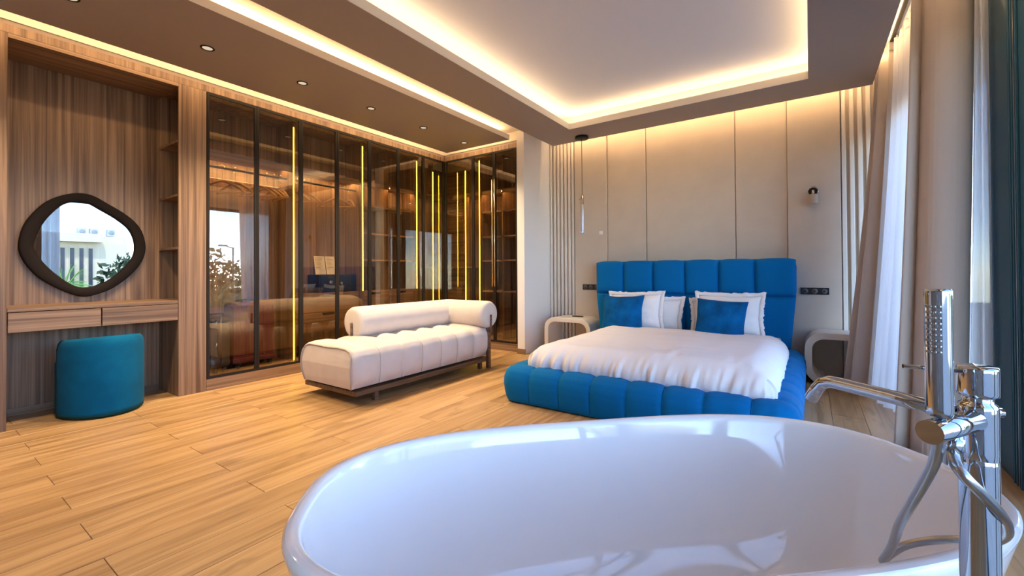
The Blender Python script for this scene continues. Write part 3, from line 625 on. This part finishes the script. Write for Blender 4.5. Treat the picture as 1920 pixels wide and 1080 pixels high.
# headboard
HX = [-2.215, -1.868, -1.52, -1.165, -.815, -.473, -.112]
HX = [-2.235, -1.878, -1.524, -1.167, -.82, -.477, -.118]
YF = 5.14
def hb_cell(x0, x1, z0, z1, rl, rr, top):
    """one puffed cell; rl/rr = rounded outer side"""
    def fn(u, v):
        a, b_ = 2 * u - 1, 2 * v - 1
        px = 1 - abs(a) ** 3.5; pz = 1 - abs(b_) ** 4.5
        if top and b_ > 0: pz = 1 - abs(b_) ** 5
        x = x0 + (x1 - x0) * u; z = z0 + (z1 - z0) * v
        y = YF - .055 * (max(px, 0) * max(pz, 0)) ** .42
        if top: z += .020 * (px ** .8) * max(0, b_) ** 2
        return (x, y, z)
    return fn
zc = .815
for i in range(6):
    for z0, z1, top in ((.30, zc, False), (zc, 1.185, True)):
        m = MB(); taper = .05 if not top else 0
        f = hb_cell(HX[i], HX[i + 1], z0, z1, i == 0, i == 5, top)
        def g(u, v, f=f, z0=z0, top=top):
            x, y, z = f(u, v)
            if z < zc: x = -1.1765 + (x + 1.1765) * (1 - .045 * ((zc - z) / .52)) 
            return (x, y, z)
        m.grid(g, 22, 22); m.build('headboard_pad', 'blue', bd)
def hb_body(u, v):
    sec_ = [(YF + .002, 1.18), (YF + .05, 1.205), (YF + .2, 1.205), (5.405, 1.18), (5.405, .05), (YF + .002, .05)]
    y, z = sec_[int(round(v * 5)) % 6]; x = HX[0] + (HX[-1] - HX[0]) * u
    if z < zc: x = -1.1765 + (x + 1.1765) * .92
    return (x, y, z)
b = MB()
outl = [(-1.1765 + sgn * w_, z) for sgn, w_, z in ((-1, .975, .05), (-1, 1.0, .5), (-1, 1.05, .79), (-1, 1.035, zc), (-1, 1.058, .85), (-1, 1.0585, 1.12), (-1, 1.045, 1.175), (-1, 1.01, 1.198), (1, 1.01, 1.198), (1, 1.045, 1.175), (1, 1.0585, 1.12), (1, 1.058, .85), (1, 1.035, zc), (1, 1.05, .79), (1, 1.0, .5), (1, .975, .05))]
b.prism(outl, lambda x, z: (x, YF - .002, z), lambda x, z: (x, 5.41, z)); b.build('headboard_core', 'blue', bd, .018)
tag_sheet = None
box(BX0 + .18, BX1 - .18, BY0 + .18, 5.12, .10, .235).build('slat_base', 'black', bd)
mtr = thing('mattress', 'white-sheeted mattress in the blue bed frame, mostly under the duvet', 'mattress', (-1.1, 4.1, .24))
def rbox(x0, x1, y0, y1, z0, z1, r): return box(x0, x1, y0, y1, z0, z1)
box(-1.945, -.255, BY0 + .19, 5.085, .237, .31).build('body', 'sheet', mtr, .01); box(-1.91, -.245, BY0 + .26, 5.085, .311, .408).build('topper', 'sheet', mtr, .022)
# duvet
dv = thing('duvet', 'puffy white duvet tucked into the blue bed rails', 'duvet', (-1.08, 3.9, .3))
DX0, DX1, DY0, DY1 = -1.965, -.19, 3.085, 4.80
def prof(s, half, R, drop):
    """arc-length profile: returns offset, drop"""
    a = abs(s); fl_ = half - R; sg = 1 if s >= 0 else -1
    if a <= fl_: return sg * a, 0
    q = (a - fl_) / R
    if q <= math.pi / 2: return sg * (fl_ + R * math.sin(q)), R * (1 - math.cos(q))
    return sg * half, R + (a - fl_ - R * math.pi / 2)
def duvet(u, v):
    hx, hy, Rx, Ry = (DX1 - DX0) / 2, (DY1 - DY0) / 2, .17, .15; dr = .23
    Lx = hx - Rx + Rx * math.pi / 2 + max(0, dr - Rx); Ly0 = hy - Ry + Ry * math.pi / 2 + max(0, dr - Ry); 
    sx = (2 * u - 1) * Lx; sy = -Ly0 + (Ly0 + hy - .02) * v
    x, dx = prof(sx, hx, Rx, dr)
    if sy < 0: y, dy = prof(sy, hy, Ry, dr)
    else:
        y, dy = sy, 0
        e = max(0, sy - (hy - .10)); dy = e * e * 4.5
    cx, cy = (DX0 + DX1) / 2, (DY0 + DY1) / 2
    z = .474 - (dx ** 2.2 + dy ** 2.2) ** (1 / 2.2)
    # rounded plan corners at the foot
    if dx > .05 and dy > .05:
        k = min(1, min(dx, dy) / .16) * .045; x -= math.copysign(k, x); y += k
    bil = .012 * noise.noise(Vector((x * 2.2, y * 2.2, 3))) + .006 * noise.noise(Vector((x * 5, y * 7, 8)))
    side = min(1, (dx + dy) / .12)
    wx, wy = 0, 0
    if dy > .01: wy = .027 * side * noise.noise(Vector((x * 20 + 5 * dy, dy * 3, 5))) + .016 * side * noise.noise(Vector((x * 44 + 8 * dy, dy * 4, 2)))
    if dx > .01: wx = .014 * side * noise.noise(Vector((y * 26, dx * 3, 9)))
    z += bil * (1 - side * .6) + .006 * noise.noise(Vector((x * 16, y * 3, 12))) * (1 - side * .5) * max(0, 1 - (sy + hy) / .9 if sy > -hy else 1)
    puff_x = .020 * math.sin(math.pi * min(1, dx / .25)) if dx > 0 else 0
    puff_y = .024 * math.sin(math.pi * min(1, dy / .25)) if (dy > 0 and sy < 0) else 0
    x += math.copysign(puff_x, x) + math.copysign(wx, x) * (1 if dx > .01 else 0) * (1 if wx else 0) * (1 if wx > 0 else -1) if dx > 0 else 0
    y += -puff_y + wy
    return (cx + x, cy + y, max(z, .245))
db = MB().grid(duvet, 170, 170); o = db.build('cover', 'linen', dv)
sd = o.modifiers.new('thick', 'SOLIDIFY'); sd.thickness = .012; sd.offset = -1
# pillows
def pillow(name, label, m, c, w_, h_, t, lean, yaw=0, rollz=0, flange=0, seed=0, group=None):
    o = thing(name, label, 'pillow' if flange else 'cushion', c, group)
    rot = Matrix.Rotation(yaw, 3, 'Z') @ Matrix.Rotation(lean, 3, 'X') @ Matrix.Rotation(rollz, 3, 'Y')
    def face(sg):
        def fn(u, v):
            a, b_ = 2 * u - 1, 2 * v - 1
            k = max(0, (1 - abs(a) ** 2.4)) ** .62 * max(0, (1 - abs(b_) ** 2.4)) ** .62
            x = a * w_ / 2 * (1 - .085 * (1 - b_ * b_) * abs(a) ** 3 + .03 * noise.noise(Vector((b_ * 1.7 + seed * 3, a, 1)))); z = b_ * h_ / 2 * (1 - .075 * (1 - a * a) * abs(b_) ** 3 + .035 * noise.noise(Vector((a * 1.7 + seed * 5, b_, 2))))
            wr_ = (.012 * noise.noise(Vector((a * 2.6 + seed, b_ * 2.6, sg))) + .006 * noise.noise(Vector((a * 6 + seed, b_ * 5, sg)))) * (k ** .5)
            y = sg * (t / 2 * k) + sg * wr_ * (1 if k > 0 else 0)
            p = rot @ Vector((x, y, z)); return p + Vector(c)
        return fn
    mb = MB(); mb.grid(face(-1), 30, 30); mb.grid(face(1), 30, 30); mb.build('pillow_body', m, o, weld=True)
    if flange:
        pts = []
        n = 30
        per = [(-1 + 2 * k / n, -1) for k in range(n)] + [(1, -1 + 2 * k / n) for k in range(n)] + [(1 - 2 * k / n, 1) for k in range(n)] + [(-1, 1 - 2 * k / n) for k in range(n)]
        def fl_fn(u, v):
            a, b_ = per[int(round(u * len(per))) % len(per)]
            x = a * w_ / 2 * (1 - .085 * (1 - b_ * b_) * abs(a) ** 3 + .03 * noise.noise(Vector((b_ * 1.7 + seed * 3, a, 1)))); z = b_ * h_ / 2 * (1 - .075 * (1 - a * a) * abs(b_) ** 3 + .035 * noise.noise(Vector((a * 1.7 + seed * 5, b_, 2))))
            x += a ** 3 * flange * v; z += b_ ** 3 * flange * v
            y = .022 * v * noise.noise(Vector((a * 5 + seed, b_ * 5, 4)))
            zz = .014 * v * noise.noise(Vector((a * 9 + seed, b_ * 9, 6))); x += zz * a; z += zz * b_
            return rot @ Vector((x, y, z)) + Vector(c)
        q = MB().grid(fl_fn, len(per), 3, True).build('flange', m, o); sdm = q.modifiers.new('thick', 'SOLIDIFY'); sdm.thickness = .006; sdm.offset = 0
    return o
# left stack
pillow('pillow', 'white flanged pillow at the back of the left stack, nearest the middle of the bed', 'linen', (-1.47, 5.015, .585), .56, .37, .15, -.16, 0, .05, .04, 1)
pillow('pillow', 'white flanged pillow directly behind the left blue cushion', 'linen', (-1.645, 4.865, .625), .58, .39, .15, -.22, 0, -.03, .04, 2)
pillow('cushion', 'blue velvet square cushion leaning on the left white pillows', 'cushion', (-1.745, 4.715, .60), .475, .43, .16, -.26, .06, -.02, 0, 3)
pillow('pillow', 'white flanged pillow at the back of the right stack, nearest the middle of the bed', 'linen', (-.78, 5.015, .575), .56, .37, .15, -.16, 0, -.03, .04, 4)
pillow('pillow', 'white flanged pillow directly behind the right blue cushion', 'linen', (-.685, 4.865, .63), .58, .40, .15, -.22, 0, 0, .04, 5)
pillow('cushion', 'blue velvet square cushion leaning on the right white pillows', 'cushion', (-.74, 4.69, .585), .475, .43, .16, -.26, -.04, .05, 0, 6)

# ------------------------------------------------------------------ nightstands
def rr(x0, x1, z0, z1, r, n=8):
    out = []
    for cx, cz, a0 in ((x1 - r, z0 + r, -90), (x1 - r, z1 - r, 0), (x0 + r, z1 - r, 90), (x0 + r, z0 + r, 180)):
        for k in range(n + 1):
            a = math.radians(a0 + 90 * k / n); out.append((cx + r * math.cos(a), cz + r * math.sin(a)))
    return out
def nightstand(label, x0, x1, z1, y0, y1, gap):
    o = thing('nightstand', label, 'nightstand', ((x0 + x1) / 2, (y0 + y1) / 2, 0), 'curved cream nightstands')
    t = .058; out = rr(x0, x1, 0, z1, .15); inn = rr(x0 + t, x1 - t, t, z1 - t, .10)
    n = len(out); mid = (x0 + x1) / 2
    # open loop: starts and ends on the bottom either side of the gap
    g0, g1 = mid - gap / 2, mid + gap / 2
    O = [(g1, 0)] + out + [(g0, 0)]; I = [(g1, t)] + inn + [(g0, t)]
    poly = O + I[::-1]
    mb = MB(); m_ = len(O); vs = [(x, y0, z) for x, z in O] + [(x, y0, z) for x, z in I] + [(x, y1, z) for x, z in O] + [(x, y1, z) for x, z in I]; fs = []
    for k in range(m_ - 1):
        fs += [(k, k + 1, m_ + k + 1, m_ + k), (2 * m_ + k, 3 * m_ + k, 3 * m_ + k + 1, 2 * m_ + k + 1), (k, 2 * m_ + k, 2 * m_ + k + 1, k + 1), (m_ + k, m_ + k + 1, 3 * m_ + k + 1, 3 * m_ + k)]
    fs += [(0, m_, 3 * m_, 2 * m_), (m_ - 1, 3 * m_ - 1, 4 * m_ - 1, 2 * m_ - 1)]
    mb.add(vs, fs); mb.build('body', 'white_l', o, .006)
    return o
nightstand('cream curved loop nightstand left of the bed, below the glass pendant', -2.925, -2.262, .482, 5.0, 5.40, .16)
nightstand('cream curved loop nightstand right of the bed, half behind the drape', -.052, .45, .485, 5.03, 5.40, .20)
rc = thing('remote_control', 'dark slim remote control lying on the left nightstand', 'remote control', (-2.56, 5.2, .482))
q = box(-2.61, -2.46, 5.19, 5.225, .4825, .496).build('body', 'plastic', rc, .004)
for k in range(4): MB().cyl((-2.59 + k * .03, 5.207, .495), (-2.59 + k * .03, 5.207, .498), .006, 10).build('button', 'knob', rc)

# ------------------------------------------------------------------ lamps, switches
p = thing('pendant_lamp', 'slim crystal tube pendant hanging over the left nightstand', 'lamp', (-2.385, 5.05, ZS))
px, py = -2.385, 5.05
MB().lathe((px, py, ZS), [(.0, -.001), (.083, -.001), (.085, -.028), (.078, -.036), (.0, -.036)], 28).build('canopy', 'black', p)
MB().cyl((px, py, 2.055), (px, py, ZS - .035), .0035, 8).build('cord', 'black', p)
hb = MB().lathe((px, py, 0), [(.0, 2.06), (.020, 2.06), (.022, 2.05), (.022, 1.94), (.0, 1.94)], 20).build('holder', 'brass', p)
MB().cyl((px - .045, py, 2.0), (px + .045, py, 2.0), .004, 8).build('pin', 'brass', hb)
MB().lathe((px, py, 0), [(.031, 2.03), (.031, 1.572), (.031, 1.565), (.030, 1.565), (.0, 1.565)], 20).build('crystal_tube', 'tube', p)
MB().lathe((px, py, 0), [(.0, 1.94), (.016, 1.93), (.020, 1.75), (.014, 1.60), (.0, 1.585)], 16).build('crystal_core', 'core', p)
sc = thing('wall_sconce', 'small beige cylinder wall lamp with metal ring on the right wall panel', 'lamp', (.03, YB - .03, 1.8)); yw = YB - .031
MB().lathe((.03, yw - .055, 0), [(.0, 1.852), (.040, 1.850), (.043, 1.845), (.043, 1.84), (.043, 1.762), (.043, 1.757), (.040, 1.752), (.0, 1.752)], 24).build('shade', 'sconce', sc)
MB().cyl((.03, yw - .055, 1.852), (.03, yw - .055, 1.895), .012, 14).build('neck', 'brass', sc)
MB().cyl((.03, yw, 1.885), (.03, yw - .012, 1.885), .042, 24).build('wall_plate', 'bronze', sc)
MB().tube([(.03 + .044 * math.cos(a), yw - .045 + .01 * math.sin(a), 1.888 + .044 * math.sin(a)) for a in [math.radians(-40 + 260 * k / 20) for k in range(21)]], .004, 8).build('ring', 'chrome', sc)
def plate(label, x0, x1, z0, z1):
    y = YB - .031; o = thing('switch_panel', label, 'switch', ((x0 + x1) / 2, y, (z0 + z1) / 2)); box(x0, x1, y - .009, y, z0, z1).build('frame', 'plastic', o, .002); w3 = (x1 - x0) / 3
    for k in range(3):
        c = (x0 + w3 * (k + .5), y - .009, (z0 + z1) / 2); d = MB().lathe(c, [(.0, -.006), (.022, -.006), (.026, -.002), (.026, 0)], 20, 'y').build('insert', 'knob', o)
        MB().lathe((c[0], c[1] - .006, c[2]), [(.0, -.002), (.008, -.002), (.009, 0)], 10, 'y').build('dial', 'plastic', d)
plate('black three-gang outlet panel beside the left edge of the headboard', -2.555, -2.315, .832, .906); plate('black three-gang outlet panel right of the headboard', -.086, .155, .83, .90)
o = thing('light_switch', 'small white switch on the beige panel right of the pendant', 'switch', (-2.288, YB - .031, 1.59)); box(-2.312, -2.264, YB - .040, YB - .0305, 1.566, 1.614).build('frame', 'white_p', o, .003); box(-2.303, -2.273, YB - .043, YB - .0398, 1.575, 1.605).build('rocker', 'white_p', o, .002)

# ------------------------------------------------------------------ curtains
def curtain(name, label, cat, m, top, bot, z0, z1, n=90, nz=26, power=1.3, thick=.004, header=True):
    T, B = catmull([(x, y, 0) for x, y in top], 14), catmull([(x, y, 0) for x, y in bot], 14)
    k_ = min(len(T), len(B))
    o = thing(name, label, cat, (bot[0][0], bot[0][1], z0))
    def fn(u, v):
        i = min(int(u * (k_ - 1)), k_ - 1); a, b_ = T[i], B[i]; t = v ** power; p = a.lerp(b_, t)
        return (p.x, p.y, z1 + (z0 - z1) * v)
    q = MB().grid(fn, k_, nz).build('cloth', m, o)
    if thick: sdm = q.modifiers.new('thick', 'SOLIDIFY'); sdm.thickness = thick; sdm.offset = 0
    if header:
        def hf(u, v):
            i = min(int(u * (k_ - 1)), k_ - 1); a = T[i]; return (a.x + .008 * math.sin(u * 60), a.y + .006 * math.cos(u * 47), z1 + .035 - .07 * v)
        h = MB().grid(hf, k_, 4).build('pleat_heading', m, o); sdm = h.modifiers.new('thick', 'SOLIDIFY'); sdm.thickness = .006; sdm.offset = 0
        hk = MB()
        for i in range(4, k_, 14): hk.cyl((T[i].x, T[i].y, z1 + .02), (T[i].x, T[i].y, 3.003), .003, 6)
        hk.build('glider_hooks', 'white_p', o, kind='stuff')
    return o
# far drape, next to the slats
curtain('drape', 'taupe drape gathered at the far corner beside the right nightstand', 'curtain', 'drape',
        [(.58, 5.16), (.505, 5.14), (.61, 5.09), (.50, 5.05), (.62, 5.00), (.495, 4.96), (.62, 4.92), (.505, 4.87), (.62, 4.83), (.56, 4.79)],
        [(.44, 4.98), (.30, 4.985), (.40, 4.945), (.235, 4.93), (.43, 4.89), (.225, 4.85), (.46, 4.82), (.27, 4.77), (.46, 4.76), (.38, 4.70)], .03, 2.955)
curtain('sheer_curtain', 'white sheer curtain between the far drape and the large near drape', 'curtain', 'sheer',
        [(.60, 4.83), (.68, 4.78), (.585, 4.72), (.68, 4.66), (.60, 4.58), (.69, 4.52), (.61, 4.45), (.69, 4.38), (.625, 4.30), (.69, 4.24)],
        [(.41, 4.78), (.55, 4.74), (.40, 4.66), (.56, 4.60), (.43, 4.53), (.58, 4.48), (.455, 4.42), (.60, 4.37), (.50, 4.31), (.60, 4.27)], .012, 2.955, thick=0)
curtain('drape', 'large taupe drape bunched at the dark window frame behind the bath tap', 'curtain', 'drape',
        [(.60, 3.56), (.545, 3.55), (.525, 3.50), (.515, 3.44), (.55, 3.46), (.565, 3.47), (.57, 3.41), (.60, 3.355), (.65, 3.33), (.71, 3.335), (.745, 3.36), (.765, 3.42), (.775, 3.50)],
        [(.53, 3.56), (.45, 3.55), (.415, 3.50), (.405, 3.43), (.455, 3.45), (.475, 3.46), (.48, 3.39), (.52, 3.33), (.58, 3.30), (.64, 3.305), (.685, 3.34), (.70, 3.42), (.71, 3.50)], .012, 2.955)
curtain('sheer_curtain', 'narrow white sheer showing between the near drape and the dark frame', 'curtain', 'sheer',
        [(.79, 3.50), (.79, 3.54), (.80, 3.50), (.82, 3.55), (.832, 3.50), (.843, 3.56)],
        [(.73, 3.50), (.745, 3.54), (.77, 3.49), (.80, 3.55), (.825, 3.49), (.843, 3.56)], .012, 2.955, thick=0)
curtain('drape', 'taupe drape seen only in the mirror, at the near window', 'curtain', 'drape',
        [(.60, 1.14), (.55, 1.19), (.65, 1.24), (.55, 1.29), (.65, 1.35), (.55, 1.40), (.64, 1.46), (.58, 1.52)], [(.60, 1.14), (.54, 1.19), (.66, 1.24), (.54, 1.29), (.66, 1.35), (.54, 1.40), (.65, 1.46), (.58, 1.52)], .012, 2.955)
curtain('sheer_curtain', 'white sheer seen only in the mirror, beside the near window', 'curtain', 'sheer',
        [(.66, 1.50), (.74, 1.55), (.66, 1.60), (.74, 1.65), (.67, 1.70), (.73, 1.76)], [(.66, 1.50), (.74, 1.55), (.66, 1.60), (.74, 1.65), (.67, 1.70), (.73, 1.76)], .012, 2.955, thick=0)

# ------------------------------------------------------------------ bathtub
tb = thing('bathtub', 'glossy white freestanding oval bathtub in the foreground', 'bathtub', (-.342, 1.0486, 0))
TP = (-.342, 1.0486, .7524, .7905, .4151, 2.6362, .5888, -.0062, .0039, .0462, .0595)
def tub_pt(th, inset, z, mode=0):
    X, Y, ang, a, b_, n_, z0, dl, dr, w_, k = TP
    c, s_ = math.cos(th), math.sin(th); lx = math.copysign(abs(c) ** (2 / n_), c); ly = math.copysign(abs(s_) ** (2 / n_), s_)
    y = ly * (b_ - inset) * (1 + w_ * lx) * (1 - k * (1 - lx * lx) ** 2); x = lx * (a - inset)
    return (X + x * math.cos(ang) - y * math.sin(ang), Y + x * math.sin(ang) + y * math.cos(ang), z)
zr = .5885
outer = [(.16, .0), (.145, .02), (.115, .12), (.075, .28), (.038, .42), (.014, .52), (.004, .56), (.0, .575), (.001, .583), (.006, zr)]
inner = [(.006, zr), (.014, zr + .0015), (.026, zr), (.031, zr - .006), (.034, zr - .016), (.045, .52), (.065, .44), (.092, .36), (.125, .28), (.165, .21), (.21, .165), (.27, .142), (.33, .135)]
def tub_surf(sec_): return lambda u, v: tub_pt(2 * math.pi * u, *sec_[int(round(v * (len(sec_) - 1)))])
MB().grid(tub_surf(outer), 120, len(outer), True).build('outer_shell', 'porcelain', tb)
ib = MB().grid(tub_surf(inner), 120, len(inner), True); ib.f.append(tuple(k * len(inner) + len(inner) - 1 for k in range(120))); ib.sm.append(True)
ib.build('basin', 'porcelain', tb)
X, Y = TP[:2]
MB().lathe((X, Y, .1345), [(.0, .004), (.028, .004), (.034, .001), (.034, 0)], 24).build('drain', 'chrome', tb)

# ------------------------------------------------------------------ freestanding bath filler
def cp(u, v, z):                 # a point z metres in front of the camera on the photograph's pixel u, v (measuring aid)
    return Vector((0, 0, 1.08)) + (R_ * ((u - 960) / 812.93) - U_ * ((v - 502.68) / 812.93) + F_) * z
fx, fy = cp(1834, 800, .60).x, cp(1834, 800, .60).y
ft = thing('bath_filler', 'chrome floor-standing bath tap with hand shower beside the tub', 'tap', (fx, fy, 0))
MB().lathe((fx, fy, 0), [(.0, .0), (.045, .0), (.045, .008), (.038, .012), (.0205, .012), (.0205, .02), (.0205, .812), (.0205, .819), (.0202, .8195), (.0202, .8208), (.0205, .8215), (.0205, .83), (.0205, .88), (.0205, .889), (.0196, .894), (.016, .897), (.016, .904)], 40).build('column', 'chrome', ft)
cpn = MB().lathe((fx, fy, 0), [(.016, .904), (.0208, .906), (.0213, .910), (.0213, .939), (.0213, .943), (.020, .946), (.0, .946)], 40).build('mixer_cap', 'chrome', ft)
rv = Vector((R_.x, R_.y, 0)).normalized(); fv = Vector((F_.x, F_.y, 0)).normalized()
MB().cyl(Vector((fx, fy, .9385)) - rv * .018, Vector((fx, fy, .942)) - rv * .085 + fv * .02, .003, 10).build('lever', 'chrome', cpn)
# spout: from the column over the tub, bent down at its end
c_ = Vector((fx, fy, .874)); tip = cp(1558, 717, .80); tip.z = .874
path = [c_ + (tip - c_).normalized() * .02] + [c_.lerp(tip, .5), c_.lerp(tip, .94)]
dn = (tip - c_).normalized(); bend = [tip + dn * .0, tip + dn * .016 + Vector((0, 0, -.006)), tip + dn * .027 + Vector((0, 0, -.020)), tip + dn * .040 + Vector((0, 0, -.042))]
MB().tube(path + bend, .0112, 18).build('spout', 'chrome', ft)
# holder arm
h1 = cp(1752, 808, .555); h2 = Vector((fx, fy, h1.z)); dirh = (h1 - h2).normalized()
MB().tube([h1 + dirh * .012, h2], [.0148, .0148], 24).build('holder_arm', 'chrome', ft)
MB().cyl(Vector((fx, fy, h1.z + .008)) + rv * .016, Vector((fx, fy, h1.z + .008)) + rv * .031, .007, 14).build('side_stub', 'chrome', ft)
# hand shower, standing on the holder arm
hsb = cp(1762, 788, .555); hst = cp(1762, 545, .555); hx_, hy_ = hsb.x, hsb.y
hs = thing('hand_shower', 'chrome baton hand shower standing in the bath tap holder', 'hand shower', (hx_, hy_, hsb.z - .0))
rr_ = .0136
MB().lathe((hx_, hy_, 0), [(.0, hst.z + .002), (rr_ * .92, hst.z + .002), (rr_, hst.z - .001), (rr_, hst.z - .006), (rr_, hsb.z + .018), (rr_, hsb.z + .012), (rr_ * .9, hsb.z + .006), (.0, hsb.z + .006)], 36).build('handle', 'chrome', hs)
nz = MB()
a0 = math.atan2(-hy_, -hx_) - math.radians(22)
for i in range(9):
    for j in range(4):
        a = a0 + math.radians(-27 + 18 * j); z = hst.z - .020 - i * .0072
        nz.sphere((hx_ + rr_ * math.cos(a), hy_ + rr_ * math.sin(a), z), .0021, 8, 4)
nz.build('nozzles', 'steel', hs, kind='stuff')
# outlet below the holder and the hose
ou = cp(1787, 826, .575)
MB().lathe((ou.x, ou.y, 0), [(.0, ou.z + .02), (.009, ou.z + .018), (.009, ou.z + .004), (.0115, ou.z + .003), (.0115, ou.z - .012), (.0095, ou.z - .013), (.0095, ou.z - .032), (.0, ou.z - .032)], 20).build('hose_outlet', 'chrome', ft)
hose = [cp(1762, 796, .555), cp(1760, 830, .56), cp(1752, 866, .575), cp(1732, 906, .61), cp(1706, 950, .66), cp(1686, 985, .71), cp(1672, 1025, .755), cp(1655, 1052, .79), cp(1668, 1040, .80), cp(1700, 1022, .78), cp(1750, 1013, .755), cp(1800, 1012, .73), cp(1850, 1018, .69), cp(1884, 1006, .64), cp(1888, 985, .60), cp(1872, 958, .565), cp(1840, 925, .545), cp(1808, 893, .545), cp(1791, 868, .56), cp(1787, 846, .575)]
hb_ = MB().tube(catmull(hose, 8), .0066, 12).build('shower_hose', 'steel')
org = hose[0].copy(); tag(hb_, 'flexible grey metal shower hose looped round the bath tap', 'hose')

# ------------------------------------------------------------------ outside, seen in the mirror and in the glass doors
g = struct('ground', mb=box(1.06, 120, -70, 80, -3.4, -3.2), m='grass'); g['kind'] = 'structure'
bl = thing('building', 'cream flat-roofed house seen in the pebble mirror', 'building', (31, 4.5, -3.2))
box(26, 36, -12, 8.9, -3.2, 3.0).build('wall', 'stucco', bl); box(25.2, 36.4, -12.4, 7.6, 3.001, 3.5).build('roof_slab', 'stucco', bl); box(26.4, 36, 7.61, 8.9, 3.001, 3.45).build('parapet', 'stucco', bl)
for y in (5.05, 5.45, 5.85, 6.25, 6.65, 7.05):
    f = box(25.94, 25.999, y, y + .26, -.6, 2.75).build('window', 'stucco', bl); box(25.91, 25.939, y + .04, y + .22, -.5, 2.65).build('pane', 'ext_dark', f)
for i, (y, h, lab) in enumerate(((7.0, .45, 'left of three'), (7.55, .45, 'middle of three'), (8.35, .45, 'right of three'))):
    a = thing('air_conditioner', '%s white rooftop air conditioners on the cream house' % lab, 'air conditioner', (27.1, y, 3.5), 'air conditioners on the roof')
    box(26.9, 27.3, y - .2, y + .2, 3.501, 3.5 + h).build('casing', 'ext_white', a, .02); MB().lathe((26.895, y, 3.72), [(.0, -.01), (.13, -.01), (.14, 0)], 20, 'x').build('fan_grille', 'pole', a)
def tree(label, c, r, trunk_h, m, n=900, sz=.22, seed=1):
    random.seed(seed); o = thing('tree', label, 'tree', (c[0], c[1], -3.2)); mb = MB()
    for i in range(n):
        d = Vector((random.gauss(0, 1), random.gauss(0, 1), random.gauss(0, 1))).normalized() * (random.random() ** .4); p = Vector(c) + Vector((d.x * r[0], d.y * r[1], d.z * r[2])) * (1 + .25 * noise.noise(d * 2.5 + Vector((seed, 0, 0))))
        a = Vector((random.gauss(0, 1), random.gauss(0, 1), random.gauss(0, 1))).normalized(); b_ = a.orthogonal().normalized(); s_ = sz * random.uniform(.6, 1.3)
        mb.add([p - a * s_, p + b_ * s_ * .5, p + a * s_, p - b_ * s_ * .5], [(0, 1, 2, 3)])
    mb.build('foliage', m, o, kind='stuff'); MB().tube([(c[0], c[1], -3.2), (c[0] + .1, c[1], (c[2] - 3.2) / 2), (c[0], c[1], c[2])], [.18, .13, .06], 8).build('trunk', 'trunk', o)
tree('dark round tree rising behind the roof of the cream house', (40, 6.0, 2.8), (2.5, 1.8, 2.2), 3, 'leaf', 900, .3, 3)
tree('olive-green tree reflected in the first glass wardrobe doors', (16.5, 9.2, .3), (2.2, 2.0, 2.0), 3, 'leaf2', 1500, .2, 5)
tree('dark hedge-like tree reflected at the left edge of the wardrobe glass', (13.0, 5.7, .2), (1.6, 1.0, 1.7), 3, 'leaf', 1200, .16, 6)
tree('low spreading tree reflected behind the palm in the wardrobe glass', (24.0, 15.6, .2), (2.6, 2.4, 2.2), 3, 'leaf2', 1200, .2, 8)
def palm(label, c, n, L, m, seed):
    random.seed(seed); o = thing('palm_tree', label, 'palm', (c[0], c[1], -3.2)); c = Vector(c)
    MB().tube([(c.x, c.y, -3.2), (c.x + .1, c.y, (c.z - 3.2) / 2), tuple(c)], [.16, .13, .11], 10).build('trunk', 'trunk', o)
    for i in range(n):
        az = 2 * math.pi * i / n + random.uniform(-.2, .2); el = random.uniform(.2, 1.25); l = L * random.uniform(.8, 1.1); h = Vector((math.cos(az), math.sin(az), 0))
        def pt(t): return c + h * (l * t * math.cos(el) * (1 - .1 * t)) + Vector((0, 0, l * (math.sin(el) * t - .75 * t * t * math.cos(el) * 1.0)))
        mb = MB(); mb.tube([pt(k / 7) for k in range(8)], [.014 * (1 - k / 9) for k in range(8)], 5, False); sdv = h.cross(Vector((0, 0, 1)))
        for k in range(3, 22):
            t = k / 22; p = pt(t); ll = .38 * math.sin(math.pi * (t * .85 + .12)) * L / 1.3
            for sg in (-1, 1):
                tip_ = p + (sdv * sg * .75 + h * .55).normalized() * ll + Vector((0, 0, -.25 * ll)); wv = h * .016
                mb.add([p - wv, p + wv, tip_], [(0, 1, 2)])
        mb.build('frond', m, o)
palm('green fan palm at the lower right of the mirror reflection', (8.0, 3.05, .62), 15, 1.3, 'frond', 1)
palm('green fan palm at the lower left of the mirror reflection', (11.4, 3.5, .55), 15, 1.4, 'frond', 2)
palm('pale feathery palm reflected in the first wardrobe doors', (8.6, 6.9, .05), 16, 1.5, 'frond2', 4)
sl_ = thing('street_lamp', 'thin grey street lamp reflected in the wardrobe glass', 'street lamp', (19.5, 12.0, -3.2))
MB().cyl((19.5, 12.0, -3.2), (19.5, 12.0, 2.65), .05, 10).build('pole', 'pole', sl_); MB().cyl((19.5, 12.0, 2.6), (19.3, 11.5, 2.72), .03, 8).build('arm', 'pole', sl_); box(19.1, 19.4, 11.15, 11.55, 2.68, 2.78).build('lamp_head', 'pole', sl_, .02)
